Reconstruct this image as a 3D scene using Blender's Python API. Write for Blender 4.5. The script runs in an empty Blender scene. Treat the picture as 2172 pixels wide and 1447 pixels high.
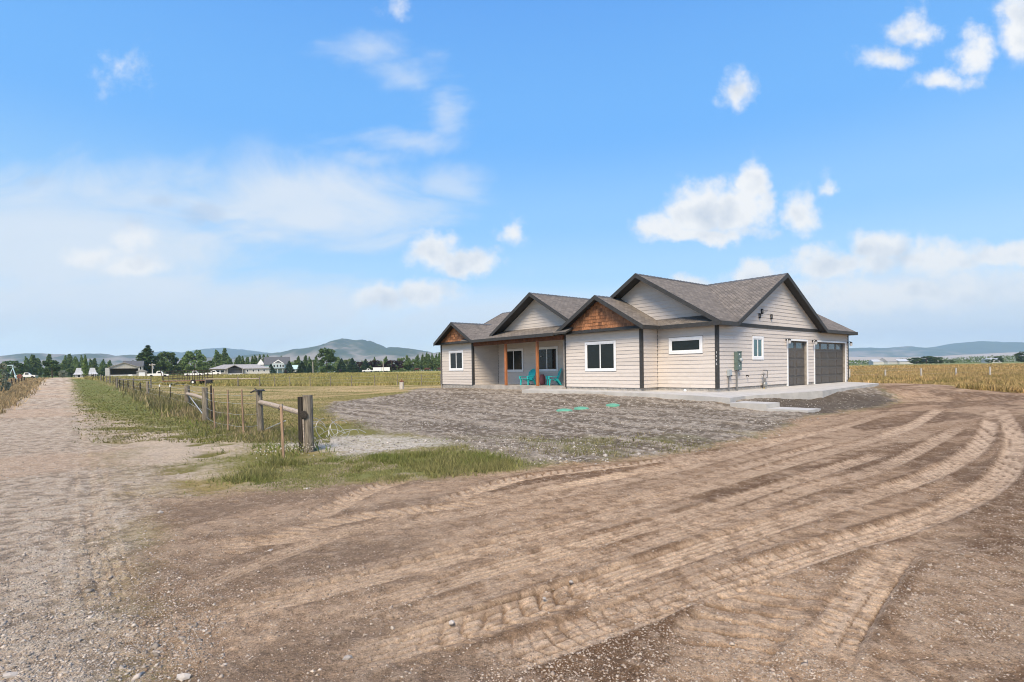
import bpy, bmesh, math, random
import numpy as np
from mathutils import Vector, Matrix

random.seed(7)
RNG = np.random.default_rng(11)
S = bpy.context.scene
COL = S.collection

# ------------------------------------------------------------------ camera
FPX, ROLL, PITCH = 1134.1, math.radians(.947), math.radians(-.995)
PYC = 783.356 - FPX * math.tan(PITCH)
CZ = 1.6                                            # lens height above the drive
cam = bpy.data.cameras.new('camera')
cam.sensor_width = 36.0
cam.lens = 36.0 * FPX / 2172.0
cam.shift_y = (PYC - 723.5) / 2172.0
cam.clip_start, cam.clip_end = .05, 40000.0
camo = bpy.data.objects.new('camera', cam)
COL.objects.link(camo)
cr, sr, ct, st = math.cos(ROLL), math.sin(ROLL), math.cos(PITCH), math.sin(PITCH)
camo.matrix_world = Matrix(((cr, sr, 0, 0), (sr * st, -cr * st, -ct, 0), (-sr * ct, cr * ct, -st, CZ), (0, 0, 0, 1)))
S.camera = camo


def ray(px, py):
    xc = (np.asarray(px, float) - 1086) / FPX
    zc = -(np.asarray(py, float) - PYC) / FPX
    X = xc * cr + zc * sr
    Z2 = -xc * sr + zc * cr
    return X, ct - Z2 * st, st + Z2 * ct


# ------------------------------------------------------------------ sun, sky, exposure
SUN_AZ, SUN_EL = math.radians(194), math.radians(50)          # azimuth from +Y clockwise: behind the viewer, a little left
sund = bpy.data.lights.new('sun', 'SUN')
sund.energy = 3.3
sund.angle = math.radians(26)
sund.color = (1, .84, .62)
suno = bpy.data.objects.new('sun', sund)
COL.objects.link(suno)
sdir = Vector((math.sin(SUN_AZ) * math.cos(SUN_EL), math.cos(SUN_AZ) * math.cos(SUN_EL), math.sin(SUN_EL)))
suno.rotation_euler = sdir.to_track_quat('Z', 'Y').to_euler()
suno.location = sdir * 50

S.view_settings.view_transform = 'Standard'
S.view_settings.look = 'None'
S.view_settings.gamma = 1
S.view_settings.exposure = .85
S.render.engine = 'CYCLES'
S.cycles.use_denoising = True
S.cycles.pixel_filter_type = 'BLACKMAN_HARRIS'
S.cycles.filter_width = 1.05
S.cycles.max_bounces = 6
S.cycles.diffuse_bounces = 3
S.cycles.volume_bounces = 1
S.cycles.transparent_max_bounces = 4

W = bpy.data.worlds.new('World')
S.world = W
W.use_nodes = True


class NT:
    """small helper to chain nodes"""
    def __init__(s, tree):
        s.t = tree
        s.n = tree.nodes
        s.n.clear()

    def link(s, a, b):
        s.t.links.new(a, b)

    def put(s, inp, v):
        if hasattr(v, 'is_linked'):
            s.link(v, inp)
        elif v is not None:
            inp.default_value = v

    def math(s, op, a, b=None, c=None, clamp=False):
        n = s.n.new('ShaderNodeMath')
        n.operation = op
        n.use_clamp = clamp
        for i, v in enumerate((a, b, c)):
            if v is not None:
                s.put(n.inputs[i], v)
        return n.outputs[0]

    def vec(s, op, a, b=None, scale=None):
        n = s.n.new('ShaderNodeVectorMath')
        n.operation = op
        s.put(n.inputs[0], a)
        if b is not None:
            s.put(n.inputs[1], b)
        if scale is not None:
            s.put(n.inputs['Scale'], scale)
        return n.outputs['Value'] if op in ('LENGTH', 'DOT_PRODUCT', 'DISTANCE') else n.outputs[0]

    def noise(s, v, scale, detail=4, rough=.55, dist=0, dim='3D', w=None):
        n = s.n.new('ShaderNodeTexNoise')
        n.noise_dimensions = dim
        if v is not None:
            s.put(n.inputs['Vector'], v)
        if w is not None:
            s.put(n.inputs['W'], w)
        n.inputs['Scale'].default_value = scale
        n.inputs['Detail'].default_value = detail
        n.inputs['Roughness'].default_value = rough
        n.inputs['Distortion'].default_value = dist
        return n.outputs['Fac']

    def mapr(s, v, a, b, c=0., d=1., smooth=True):
        n = s.n.new('ShaderNodeMapRange')
        if smooth:
            n.interpolation_type = 'SMOOTHSTEP'
        s.put(n.inputs['Value'], v)
        for k, x in (('From Min', a), ('From Max', b), ('To Min', c), ('To Max', d)):
            s.put(n.inputs[k], x)
        return n.outputs[0]

    def mix(s, f, a, b, mode='MIX'):
        n = s.n.new('ShaderNodeMix')
        n.data_type = 'RGBA'
        n.blend_type = mode
        s.put(n.inputs['Factor'], f)
        for k, v in ((6, a), (7, b)):
            if isinstance(v, (tuple, list)) and len(v) == 3:
                v = (*v, 1)
            s.put(n.inputs[k], v)
        return n.outputs[2]

    def comb(s, x, y, z):
        n = s.n.new('ShaderNodeCombineXYZ')
        for i, v in enumerate((x, y, z)):
            s.put(n.inputs[i], v)
        return n.outputs[0]

    def sep(s, v):
        n = s.n.new('ShaderNodeSeparateXYZ')
        s.put(n.inputs[0], v)
        return n.outputs

    def coord(s, k='Object'):
        return s.n.new('ShaderNodeTexCoord').outputs[k]


def build_sky():
    T = NT(W.node_tree)
    out = T.n.new('ShaderNodeOutputWorld')
    bg = T.n.new('ShaderNodeBackground')
    bg.inputs['Strength'].default_value = .12
    T.link(bg.outputs[0], out.inputs['Surface'])
    sky = T.n.new('ShaderNodeTexSky')
    sky.sky_type = 'NISHITA'
    sky.sun_disc = False
    sky.sun_elevation = SUN_EL
    sky.sun_rotation = SUN_AZ
    sky.air_density = 1.0
    sky.dust_density = .6
    sky.ozone_density = 2.2
    hs = T.n.new('ShaderNodeHueSaturation')
    hs.inputs['Saturation'].default_value = 1.12
    hs.inputs['Hue'].default_value = .508
    T.link(sky.outputs[0], hs.inputs['Color'])
    d = T.vec('NORMALIZE', T.coord('Generated'))
    x, y, z = T.sep(d)
    ys = T.math('MAXIMUM', y, .12)
    U = T.math('DIVIDE', x, ys)
    V = T.math('DIVIDE', z, ys)
    P = T.comb(U, V, 0.)

    def uv(px, py):
        X, Y, Z = ray(px, py)
        return float(X / Y), float(Z / Y)
    # warped coordinates make ragged outlines
    n1 = T.n.new('ShaderNodeTexNoise')
    n1.inputs['Scale'].default_value = 11
    n1.inputs['Detail'].default_value = 5
    n1.inputs['Roughness'].default_value = .6
    T.link(P, n1.inputs['Vector'])
    wv = T.vec('MULTIPLY', T.vec('SUBTRACT', n1.outputs['Color'], (.5, .5, .5)), (.085, .06, 0))
    PW = T.vec('ADD', P, wv)

    def field(blobs, k, src):
        acc = None
        for px, py, rx, ry, amp in blobs:
            u, v = uv(px, py)
            e = T.vec('SUBTRACT', src, (u, v, 0))
            e = T.vec('MULTIPLY', e, (FPX / rx, FPX / ry, 0))
            e = T.vec('MAXIMUM', e, T.vec('MULTIPLY', e, (-1, -k, 0)))
            f = T.math('MULTIPLY_ADD', T.vec('LENGTH', e), -amp, amp)
            acc = f if acc is None else T.math('MAXIMUM', acc, f)
        return acc
    cum = [(1405, 485, 70, 50, 1), (1480, 462, 95, 78, 1.1), (1560, 455, 85, 88, 1.1), (1597, 400, 42, 72, 1), (1500, 500, 160, 30, 1),
           (1690, 455, 58, 60, .8), (1748, 410, 20, 34, .5),
           (915, 535, 68, 56, 1), (985, 560, 90, 42, 1), (1090, 495, 42, 44, .55), (820, 635, 75, 45, .9), (905, 625, 85, 42, .9),
           (195, 552, 62, 36, .8), (280, 566, 85, 34, .85), (280, 500, 56, 40, .4),
           (2165, 60, 62, 120, .95), (2065, 115, 62, 62, .85), (2000, 175, 85, 34, .7),
           (1935, 65, 58, 50, .6), (1885, 130, 62, 30, .5), (1572, 205, 44, 60, .6), (840, 25, 30, 36, .3), (270, 160, 42, 62, .3),
           (1462, 602, 60, 20, .7), (1600, 578, 65, 40, .85), (1870, 530, 80, 45, 1), (1780, 565, 190, 50, .95), (1990, 555, 150, 60, .9),
           (2140, 545, 120, 40, 1), (1900, 620, 420, 60, .7)]
    F = field(cum, 1.35, PW)
    fine = T.noise(P, 15, 7, .62)
    dens = T.math('ADD', F, T.math('MULTIPLY_ADD', fine, 1.5, -.80))
    a_c = T.math('MULTIPLY', T.mapr(dens, -.14, .56), .98)
    # relief: compare the noise with itself a step towards the sun
    big = T.noise(P, 10, 4, .5)
    off = T.noise(T.vec('ADD', P, (-.010, .03, 0)), 10, 4, .5)
    rel = T.math('MULTIPLY', T.math('SUBTRACT', big, off), 3.4)
    lower = T.mapr(dens, .15, 1.0)
    shade = T.math('ADD', T.math('MULTIPLY_ADD', lower, -.42, 1.12), rel, clamp=True)
    ccol = T.mix(shade, (3.0, 3.3, 3.75), (4.55, 4.55, 4.55))
    # high thin sheets and streaks
    Pst = T.vec('ADD', T.vec('MULTIPLY', P, (1., 2.3, 1)), (3.1, .4, 0))
    stn = T.noise(Pst, 3.0, 7, .6, .9)
    cir = field([(100, 490, 640, 170, 1.05), (560, 430, 380, 130, .85), (300, 660, 700, 110, 1.), (1100, 680, 500, 90, .6), (1990, 650, 560, 120, 1.2)], 1., P)
    a_s = T.math('MULTIPLY', T.mapr(T.math('ADD', cir, T.math('MULTIPLY_ADD', stn, 1.7, -.85)), -.08, .75), .88)
    wisp = field([(790, 105, 110, 50, .8), (870, 165, 110, 60, .9), (945, 235, 70, 75, 1), (880, 300, 130, 40, .9), (770, 335, 140, 30, .8), (950, 385, 90, 60, .9), (890, 435, 150, 40, .8)], 1., PW)
    a_w = T.math('MULTIPLY', T.mapr(T.math('ADD', wisp, T.math('MULTIPLY_ADD', stn, 2.4, -1.25)), -.05, 1.0), .55)
    a_s = T.math('MAXIMUM', a_s, a_w)
    scol = T.mix(stn, (3.2, 3.7, 4.3), (4.1, 4.25, 4.45))
    # small grey scud on the left
    scud = field([(345, 425, 60, 26, .5), (425, 450, 70, 30, .5), (285, 470, 50, 30, .45), (80, 385, 60, 24, .4)], 1., PW)
    a_g = T.math('MULTIPLY', T.mapr(T.math('ADD', scud, T.math('MULTIPLY_ADD', fine, 1.2, -.6)), .05, .5), .5)
    # behind the viewer: the same kind of broken cloud
    gen = T.noise(T.vec('ADD', d, (4, 2, 1)), 3.1, 7, .6)
    a_b = T.math('MULTIPLY', T.mapr(gen, .52, .7), T.mapr(z, .02, .12))
    front = T.mapr(y, .12, .3)
    up = T.mapr(z, -.01, .03)
    base = T.mix(1., hs.outputs[0], (.84, 1.30, 1.60), 'MULTIPLY')
    # pale air above the horizon
    rp = T.n.new('ShaderNodeValToRGB')
    rp.color_ramp.interpolation = 'EASE'
    stops = ((0., (1.0, .97, .93)), (.10, (.64, .71, .77)), (.17, (.37, .57, .745)), (.26, (.25, .49, .765)), (.40, (.135, .39, .79)), (.75, (.065, .25, .70)))
    els = rp.color_ramp.elements
    while len(els) < len(stops):
        els.new(.5)
    for e_, (q_, c_) in zip(els, stops):
        e_.position = q_
        e_.color = (*c_, 1)
    T.link(z, rp.inputs[0])
    base = T.mix(.85, base, T.vec('SCALE', rp.outputs[0], scale=5.6))
    f1 = T.mix(T.math('MULTIPLY', a_s, up), base, scol)
    f2 = T.mix(T.math('MULTIPLY', a_g, up), f1, (2.35, 2.9, 3.75))
    f3 = T.mix(T.math('MULTIPLY', a_c, up), f2, ccol)
    bk = T.mix(a_b, base, (4.6, 4.7, 4.9))
    T.link(T.mix(front, bk, f3), bg.inputs['Color'])
    W.cycles.sampling_method = 'MANUAL'
    W.cycles.sample_map_resolution = 512


build_sky()


# ------------------------------------------------------------------ materials
MATS = {}


def pm(name, col, rough=.7, var=.12, scale=6., bump=0., bscale=40., metal=0., spec=.35, rnd=0., stretch=(1, 1, 1), col2=None, coat=0.):
    m = bpy.data.materials.new(name)
    m.use_nodes = True
    T = NT(m.node_tree)
    out = T.n.new('ShaderNodeOutputMaterial')
    b = T.n.new('ShaderNodeBsdfPrincipled')
    T.link(b.outputs[0], out.inputs[0])
    b.inputs['Roughness'].default_value = rough
    b.inputs['Metallic'].default_value = metal
    b.inputs['Specular IOR Level'].default_value = spec
    b.inputs['Coat Weight'].default_value = coat
    oc = T.vec('MULTIPLY', T.coord('Object'), stretch)
    f = T.noise(oc, scale, 5, .6)
    c2 = col2 or tuple(c * (1 - 2 * var) for c in col)
    c1 = tuple(min(1, c * (1 + var)) for c in col)
    c = T.mix(T.mapr(f, .3, .7), c2, c1)
    if rnd:
        oi = T.n.new('ShaderNodeObjectInfo')
        v = T.mapr(oi.outputs['Random'], 0, 1, 1 - rnd, 1 + rnd, False)
        c = T.mix(1., c, T.comb(v, v, v), 'MULTIPLY')
    T.link(c, b.inputs['Base Color'])
    if bump:
        bn = T.n.new('ShaderNodeBump')
        bn.inputs['Strength'].default_value = bump
        bn.inputs['Distance'].default_value = .01
        T.link(T.noise(oc, bscale, 4, .6), bn.inputs['Height'])
        T.link(bn.outputs[0], b.inputs['Normal'])
    MATS[name] = m
    return m


pm('siding', (.60, .54, .49), .75, .03, 3, .15, 60, rnd=.06, stretch=(1, 1, 6))
pm('wallback', (.30, .27, .24), .8)
pm('charcoal', (.047, .046, .045), .6, .1, 8, .1, 50)
pm('soffit', (.05, .049, .047), .8, .1, 5)
pm('white', (.80, .80, .81), .45, .03, 5)
pm('vinyl', (.82, .82, .83), .35, .02, 5)
pm('cedar', (.34, .15, .07), .7, .25, 14, .3, 60, rnd=.42, stretch=(5, 5, .6))
pm('cedarback', (.13, .055, .026), .85)
pm('post', (.43, .16, .062), .55, .2, 9, .2, 50, stretch=(4, 4, .4))
pm('beam', (.16, .06, .03), .7, .2, 6)
pm('doorgrey', (.098, .088, .08), .5, .06, 6)
pm('glassdark', (.012, .016, .015), .05, .1, 2, spec=.34)
pm('glassblue', (.05, .085, .10), .05, .2, 1.2, spec=.75)
pm('glassteal', (.07, .15, .16), .06, .3, 1.2, spec=.6)
pm('concrete', (.47, .45, .42), .85, .07, 2.2, .35, 70)
pm('block', (.37, .345, .315), .9, .12, 9, .5, 60, rnd=.12)
pm('slab', (.40, .365, .325), .88, .12, 2.5, .3, 60)
pm('panelgreen', (.115, .165, .15), .5, .06, 5)
pm('metalgrey', (.30, .31, .31), .45, .08, 8, metal=.5)
pm('pipe', (.17, .17, .17), .6, .1, 8)
pm('plasticgrey', (.36, .40, .42), .5, .05, 8)
pm('black', (.018, .018, .02), .55, .1, 8)
pm('yellow', (.5, .36, .05), .6)
pm('teal', (.03, .56, .55), .42, .05, 6, spec=.45)
pm('maroon', (.19, .065, .075), .6, .1, 6)
pm('lid', (.12, .35, .24), .5, .05, 6, .1, 50)
pm('pvc', (.82, .82, .80), .4, .02)
pm('oldwood', (.235, .20, .155), .9, .3, 7, .6, 50, stretch=(6, 6, .5), rnd=.1)
pm('darkwood', (.045, .038, .032), .9, .3, 7, .5, 50, stretch=(6, 6, .5))
pm('barewood', (.42, .345, .275), .85, .25, 6, .5, 50, stretch=(1, 6, 6))
pm('stake', (.32, .215, .14), .85, .2, 7, .4, 50, stretch=(6, 6, .6), rnd=.1)
pm('tpost', (.045, .035, .03), .8, .2, 8)
pm('wire', (.42, .42, .42), .5, .1, 8, metal=.3)
pm('palepost', (.52, .48, .43), .9, .2, 6, .4, 50, stretch=(5, 5, .6))
pm('bark', (.11, .085, .065), .9, .25, 3)
pm('greyhouse', (.30, .285, .26), .8, .05, 2)
pm('palegrey', (.50, .50, .48), .8, .05, 2)
pm('roofgrey', (.33, .32, .315), .8, .1, 2)
pm('roofpale', (.46, .475, .49), .4, .04, 2)
pm('roofdark', (.10, .105, .115), .8, .1, 2)
pm('bluewall', (.42, .52, .53), .7, .05, 2)
pm('barnmetal', (.46, .44, .40), .6, .08, 2)
pm('cow', (.022, .014, .012), .8, .3, 1.5)
pm('cowbrown', (.085, .032, .022), .8, .3, 1.5)
pm('paintblue', (.45, .62, .64), .5, .05, 3)
pm('red', (.45, .06, .05), .5)
pm('rust', (.20, .085, .05), .85, .3, 4)
pm('rubber', (.02, .02, .02), .8)


def shingle_mat():
    m = bpy.data.materials.new('shingle')
    m.use_nodes = True
    T = NT(m.node_tree)
    out = T.n.new('ShaderNodeOutputMaterial')
    b = T.n.new('ShaderNodeBsdfPrincipled')
    T.link(b.outputs[0], out.inputs[0])
    b.inputs['Roughness'].default_value = .92
    b.inputs['Specular IOR Level'].default_value = .15
    uv = T.coord('UV')
    wob = T.noise(uv, 3.0, 3, .6)
    uvw = T.vec('ADD', uv, T.comb(0., T.math('MULTIPLY_ADD', wob, .05, -.025), 0.))
    br = T.n.new('ShaderNodeTexBrick')
    T.link(uvw, br.inputs['Vector'])
    br.inputs['Scale'].default_value = 1
    br.inputs['Brick Width'].default_value = .31
    br.inputs['Row Height'].default_value = .143
    br.inputs['Mortar Size'].default_value = .011
    br.inputs['Mortar Smooth'].default_value = .3
    br.inputs['Color1'].default_value = (.118, .106, .095, 1)
    br.inputs['Color2'].default_value = (.20, .178, .157, 1)
    br.inputs['Mortar'].default_value = (.07, .064, .06, 1)
    n = T.noise(uv, 1.6, 5, .65)
    n2 = T.noise(T.vec('MULTIPLY', uv, (3.2, 7, 1)), 2.2, 4, .7)
    c = T.mix(T.mapr(n2, .35, .7), br.outputs['Color'], (.175, .155, .135), 'MIX')
    c = T.mix(.55, br.outputs['Color'], c)
    c = T.mix(T.mapr(n, .3, .7), c, (1.25, 1.22, 1.2), 'MULTIPLY')
    T.link(c, b.inputs['Base Color'])
    bn = T.n.new('ShaderNodeBump')
    bn.inputs['Strength'].default_value = .9
    bn.inputs['Distance'].default_value = .02
    h = T.math('ADD', T.math('MULTIPLY', br.outputs['Fac'], -1.), T.math('MULTIPLY', n2, .8))
    T.link(h, bn.inputs['Height'])
    T.link(bn.outputs[0], b.inputs['Normal'])
    MATS['shingle'] = m


shingle_mat()


def vcol_mat(name, rough=.95, spec=.1, transl=0., grain=0., gscale=60., bump=0., attr='col'):
    m = bpy.data.materials.new(name)
    m.use_nodes = True
    T = NT(m.node_tree)
    out = T.n.new('ShaderNodeOutputMaterial')
    b = T.n.new('ShaderNodeBsdfPrincipled')
    b.inputs['Roughness'].default_value = rough
    b.inputs['Specular IOR Level'].default_value = spec
    at_ = T.n.new('ShaderNodeAttribute')
    at_.attribute_name = attr
    c = at_.outputs['Color']
    if grain:
        oc = T.coord('Object')
        g = T.noise(oc, gscale, 5, .7)
        v = T.mapr(g, .25, .75, 1 - grain, 1 + grain, False)
        c = T.mix(1., c, T.comb(v, v, v), 'MULTIPLY')
        if bump:
            bn = T.n.new('ShaderNodeBump')
            bn.inputs['Strength'].default_value = bump
            bn.inputs['Distance'].default_value = .02
            T.link(T.noise(oc, gscale * .6, 5, .7), bn.inputs['Height'])
            T.link(bn.outputs[0], b.inputs['Normal'])
    T.link(c, b.inputs['Base Color'])
    if transl:
        tr = T.n.new('ShaderNodeBsdfTranslucent')
        T.link(c, tr.inputs['Color'])
        mx = T.n.new('ShaderNodeMixShader')
        mx.inputs[0].default_value = transl
        T.link(b.outputs[0], mx.inputs[1])
        T.link(tr.outputs[0], mx.inputs[2])
        T.link(mx.outputs[0], out.inputs[0])
    else:
        T.link(b.outputs[0], out.inputs[0])
    MATS[name] = m




def soil_mat():
    """colour per zone from the mesh, grit at three sizes on top"""
    m = bpy.data.materials.new('soil')
    m.use_nodes = True
    T = NT(m.node_tree)
    out = T.n.new('ShaderNodeOutputMaterial')
    b = T.n.new('ShaderNodeBsdfPrincipled')
    b.inputs['Roughness'].default_value = .95
    b.inputs['Specular IOR Level'].default_value = .08
    at_ = T.n.new('ShaderNodeAttribute')
    at_.attribute_name = 'col'
    gr = T.n.new('ShaderNodeAttribute')
    gr.attribute_name = 'grit'
    oc = T.coord('Object')
    c = at_.outputs['Color']
    n1 = T.noise(oc, 130, 3, .7)
    n2 = T.noise(oc, 48, 3, .65)
    n3 = T.noise(oc, 17, 4, .65)
    amt = gr.outputs['Fac']
    t = T.math('ADD', T.math('MULTIPLY_ADD', n1, 1.5, -.75), T.math('ADD', T.math('MULTIPLY_ADD', n2, 1.7, -.85), T.math('MULTIPLY_ADD', n3, 1.1, -.55)))
    v = T.math('MAXIMUM', T.math('MULTIPLY_ADD', T.math('MULTIPLY', t, amt), 1.0, 1.0), .28)
    c = T.mix(1., c, T.comb(v, v, v), 'MULTIPLY')
    pale = T.math('MULTIPLY', T.mapr(T.noise(T.vec('ADD', oc, (7, 3, 0)), 75, 2, .6), .64, .70), T.math('MULTIPLY', amt, .6))
    c = T.mix(pale, c, (.50, .44, .375))
    T.link(c, b.inputs['Base Color'])
    bn = T.n.new('ShaderNodeBump')
    bn.inputs['Strength'].default_value = .8
    bn.inputs['Distance'].default_value = .018
    T.link(T.math('MULTIPLY', t, amt), bn.inputs['Height'])
    T.link(bn.outputs[0], b.inputs['Normal'])
    T.link(b.outputs[0], out.inputs[0])
    MATS['soil'] = m


soil_mat()
vcol_mat('grassblade', .8, .15, .3)
vcol_mat('stone', .85, .15, 0, .15, 120.)
vcol_mat('hillmat', 1., 0, 0, .12, .004)


def leaf_mat(name, col, col2):
    m = bpy.data.materials.new(name)
    m.use_nodes = True
    T = NT(m.node_tree)
    out = T.n.new('ShaderNodeOutputMaterial')
    b = T.n.new('ShaderNodeBsdfPrincipled')
    b.inputs['Roughness'].default_value = .75
    b.inputs['Specular IOR Level'].default_value = .15
    geo = T.n.new('ShaderNodeNewGeometry')
    oi = T.n.new('ShaderNodeObjectInfo')
    c = T.mix(geo.outputs['Random Per Island'], col, col2)
    v = T.mapr(oi.outputs['Random'], 0, 1, .8, 1.22, False)
    c = T.mix(1., c, T.comb(v, v, T.math('MULTIPLY', v, .95)), 'MULTIPLY')
    T.link(c, b.inputs['Base Color'])
    tr = T.n.new('ShaderNodeBsdfTranslucent')
    T.link(c, tr.inputs['Color'])
    mx = T.n.new('ShaderNodeMixShader')
    mx.inputs[0].default_value = .25
    T.link(b.outputs[0], mx.inputs[1])
    T.link(tr.outputs[0], mx.inputs[2])
    T.link(mx.outputs[0], out.inputs[0])
    MATS[name] = m


leaf_mat('leaf_green', (.085, .14, .05), (.19, .26, .10))
leaf_mat('leaf_dark', (.045, .085, .033), (.11, .165, .06))
leaf_mat('leaf_spruce', (.022, .052, .034), (.06, .105, .065))
leaf_mat('leaf_plum', (.030, .017, .020), (.062, .035, .04))
leaf_mat('leaf_light', (.12, .17, .06), (.22, .28, .12))
leaf_mat('leaf_silver', (.20, .23, .17), (.34, .36, .28))


# ------------------------------------------------------------------ mesh helpers
class MB:
    def __init__(s):
        s.v, s.f = [], []

    def add(s, vs, fs):
        o = len(s.v)
        s.v += [tuple(map(float, v)) for v in vs]
        s.f += [tuple(i + o for i in f) for f in fs]
        return s

    def box(s, x0, x1, y0, y1, z0, z1):
        return s.hexa([(x0, y0, z0), (x1, y0, z0), (x1, y1, z0), (x0, y1, z0), (x0, y0, z1), (x1, y0, z1), (x1, y1, z1), (x0, y1, z1)])

    def hexa(s, p):
        return s.add(p, [(0, 3, 2, 1), (4, 5, 6, 7), (0, 1, 5, 4), (1, 2, 6, 5), (2, 3, 7, 6), (3, 0, 4, 7)])

    def tube(s, p0, p1, r0, r1=None, n=8, caps=True):
        r1 = r0 if r1 is None else r1
        p0, p1 = Vector(p0), Vector(p1)
        d = (p1 - p0).normalized()
        a = d.orthogonal().normalized()
        b = d.cross(a)
        vs, fs = [], []
        for p, r in ((p0, r0), (p1, r1)):
            for i in range(n):
                t = 2 * math.pi * i / n
                vs.append(p + (a * math.cos(t) + b * math.sin(t)) * r)
        for i in range(n):
            j = (i + 1) % n
            fs.append((i, j, n + j, n + i))
        if caps:
            fs += [tuple(range(n - 1, -1, -1)), tuple(range(n, 2 * n))]
        return s.add(vs, fs)

    def path(s, pts, r, n=6):
        for a, b in zip(pts[:-1], pts[1:]):
            s.tube(a, b, r, r, n)
        return s

    def lathe(s, prof, c=(0, 0, 0), n=16, sx=1., sy=1.):
        vs, fs = [], []
        for r, z in prof:
            for i in range(n):
                t = 2 * math.pi * i / n
                vs.append((c[0] + math.cos(t) * r * sx, c[1] + math.sin(t) * r * sy, c[2] + z))
        for k in range(len(prof) - 1):
            for i in range(n):
                j = (i + 1) % n
                fs.append((k * n + i, k * n + j, (k + 1) * n + j, (k + 1) * n + i))
        fs.append(tuple(range(n - 1, -1, -1)))
        fs.append(tuple((len(prof) - 1) * n + i for i in range(n)))
        return s.add(vs, fs)

    def prism(s, poly, axis, lo, hi):
        """poly of 2D points in the other two axes (cyclic order), extruded along axis"""
        def P(q, h):
            q = list(q)
            q.insert(axis, h)
            return tuple(q)
        n = len(poly)
        vs = [P(q, lo) for q in poly] + [P(q, hi) for q in poly]
        fs = [tuple(range(n - 1, -1, -1)), tuple(range(n, 2 * n))]
        for i in range(n):
            j = (i + 1) % n
            fs.append((i, j, n + j, n + i))
        return s.add(vs, fs)

    def mesh(s, name, mat, smooth=False):
        me = bpy.data.meshes.new(name)
        me.from_pydata(s.v, [], s.f)
        bm = bmesh.new()
        bm.from_mesh(me)
        bmesh.ops.recalc_face_normals(bm, faces=bm.faces)
        bm.to_mesh(me)
        bm.free()
        if mat:
            me.materials.append(MATS[mat])
        if smooth:
            me.polygons.foreach_set('use_smooth', [True] * len(me.polygons))
        return me

    def build(s, name, mat, parent=None, smooth=False):
        return link(name, s.mesh(name, mat, smooth), parent)


def link(name, me, parent=None):
    o = bpy.data.objects.new(name, me)
    COL.objects.link(o)
    if parent is not None:
        o.parent = parent
    return o


def empty(name, loc=(0, 0, 0), rz=0., label=None, cat=None, group=None):
    o = bpy.data.objects.new(name, None)
    o.empty_display_size = .2
    COL.objects.link(o)
    o.location = loc
    o.rotation_euler = (0, 0, rz)
    return tag(o, label, cat, group)


def tag(o, label=None, cat=None, group=None, kind=None):
    if label:
        o['label'] = label
    if cat:
        o['category'] = cat
    if group:
        o['group'] = group
    if kind:
        o['kind'] = kind
    return o


def copy_tree(o, parent=None):
    c = o.copy()
    COL.objects.link(c)
    if parent is not None:
        c.parent = parent
    for ch in list(o.children):
        copy_tree(ch, c)
    return c


def np_mesh(name, verts, faces, mat, col=None, smooth=False, grit=None):
    """verts (n,3), faces (m,k) arrays"""
    me = bpy.data.meshes.new(name)
    n, (m, k) = len(verts), faces.shape
    me.vertices.add(n)
    me.vertices.foreach_set('co', np.ascontiguousarray(verts, np.float32).ravel())
    me.loops.add(m * k)
    me.loops.foreach_set('vertex_index', np.ascontiguousarray(faces, np.int32).ravel())
    me.polygons.add(m)
    me.polygons.foreach_set('loop_start', np.arange(0, m * k, k, dtype=np.int32))
    me.polygons.foreach_set('loop_total', np.full(m, k, np.int32))
    if smooth:
        me.polygons.foreach_set('use_smooth', np.ones(m, bool))
    if col is not None:
        a = me.color_attributes.new('col', 'FLOAT_COLOR', 'POINT')
        c4 = np.ones((n, 4), np.float32)
        c4[:, :3] = col
        a.data.foreach_set('color', c4.ravel())
    if grit is not None:
        a = me.attributes.new('grit', 'FLOAT', 'POINT')
        a.data.foreach_set('value', np.ascontiguousarray(grit, np.float32))
    me.update(calc_edges=True)
    me.validate()
    if mat:
        me.materials.append(MATS[mat])
    return me


# ------------------------------------------------------------------ noise and terrain
def _hash(ix, iy, seed):
    h = (ix.astype(np.int64) * 374761393 + iy.astype(np.int64) * 668265263 + seed * 974634777) & 0xffffffff
    h = ((h ^ (h >> 13)) * 1274126177) & 0xffffffff
    return ((h ^ (h >> 16)) & 0xffffff) / float(0xffffff)


def vn(x, y, seed=0):
    ix, iy = np.floor(x), np.floor(y)
    fx, fy = x - ix, y - iy
    ux, uy = fx * fx * (3 - 2 * fx), fy * fy * (3 - 2 * fy)
    a, b = _hash(ix, iy, seed), _hash(ix + 1, iy, seed)
    c, d = _hash(ix, iy + 1, seed), _hash(ix + 1, iy + 1, seed)
    return (a + (b - a) * ux) * (1 - uy) + (c + (d - c) * ux) * uy


def fbm(x, y, sc, octv=4, seed=0, g=.5):
    t, amp, tot = 0, 1., 0
    for i in range(octv):
        t = t + amp * vn(x / sc * 2 ** i + 17.3 * i, y / sc * 2 ** i - 9.1 * i, seed + i)
        tot += amp
        amp *= g
    return t / tot


def sst(a, b, x):
    t = np.clip((x - a) / (b - a), 0, 1)
    return t * t * (3 - 2 * t)


YAW = math.radians(50.604)
HC = np.array([8.894, 23.112])
DR = np.array([math.sin(YAW), math.cos(YAW)])
DL = np.array([-math.cos(YAW), math.sin(YAW)])
FZ = CZ - .967                                      # level of the lowest siding edge


def ab(x, y):
    vx, vy = x - HC[0], y - HC[1]
    return vx * DR[0] + vy * DR[1], vx * DL[0] + vy * DL[1]


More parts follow.
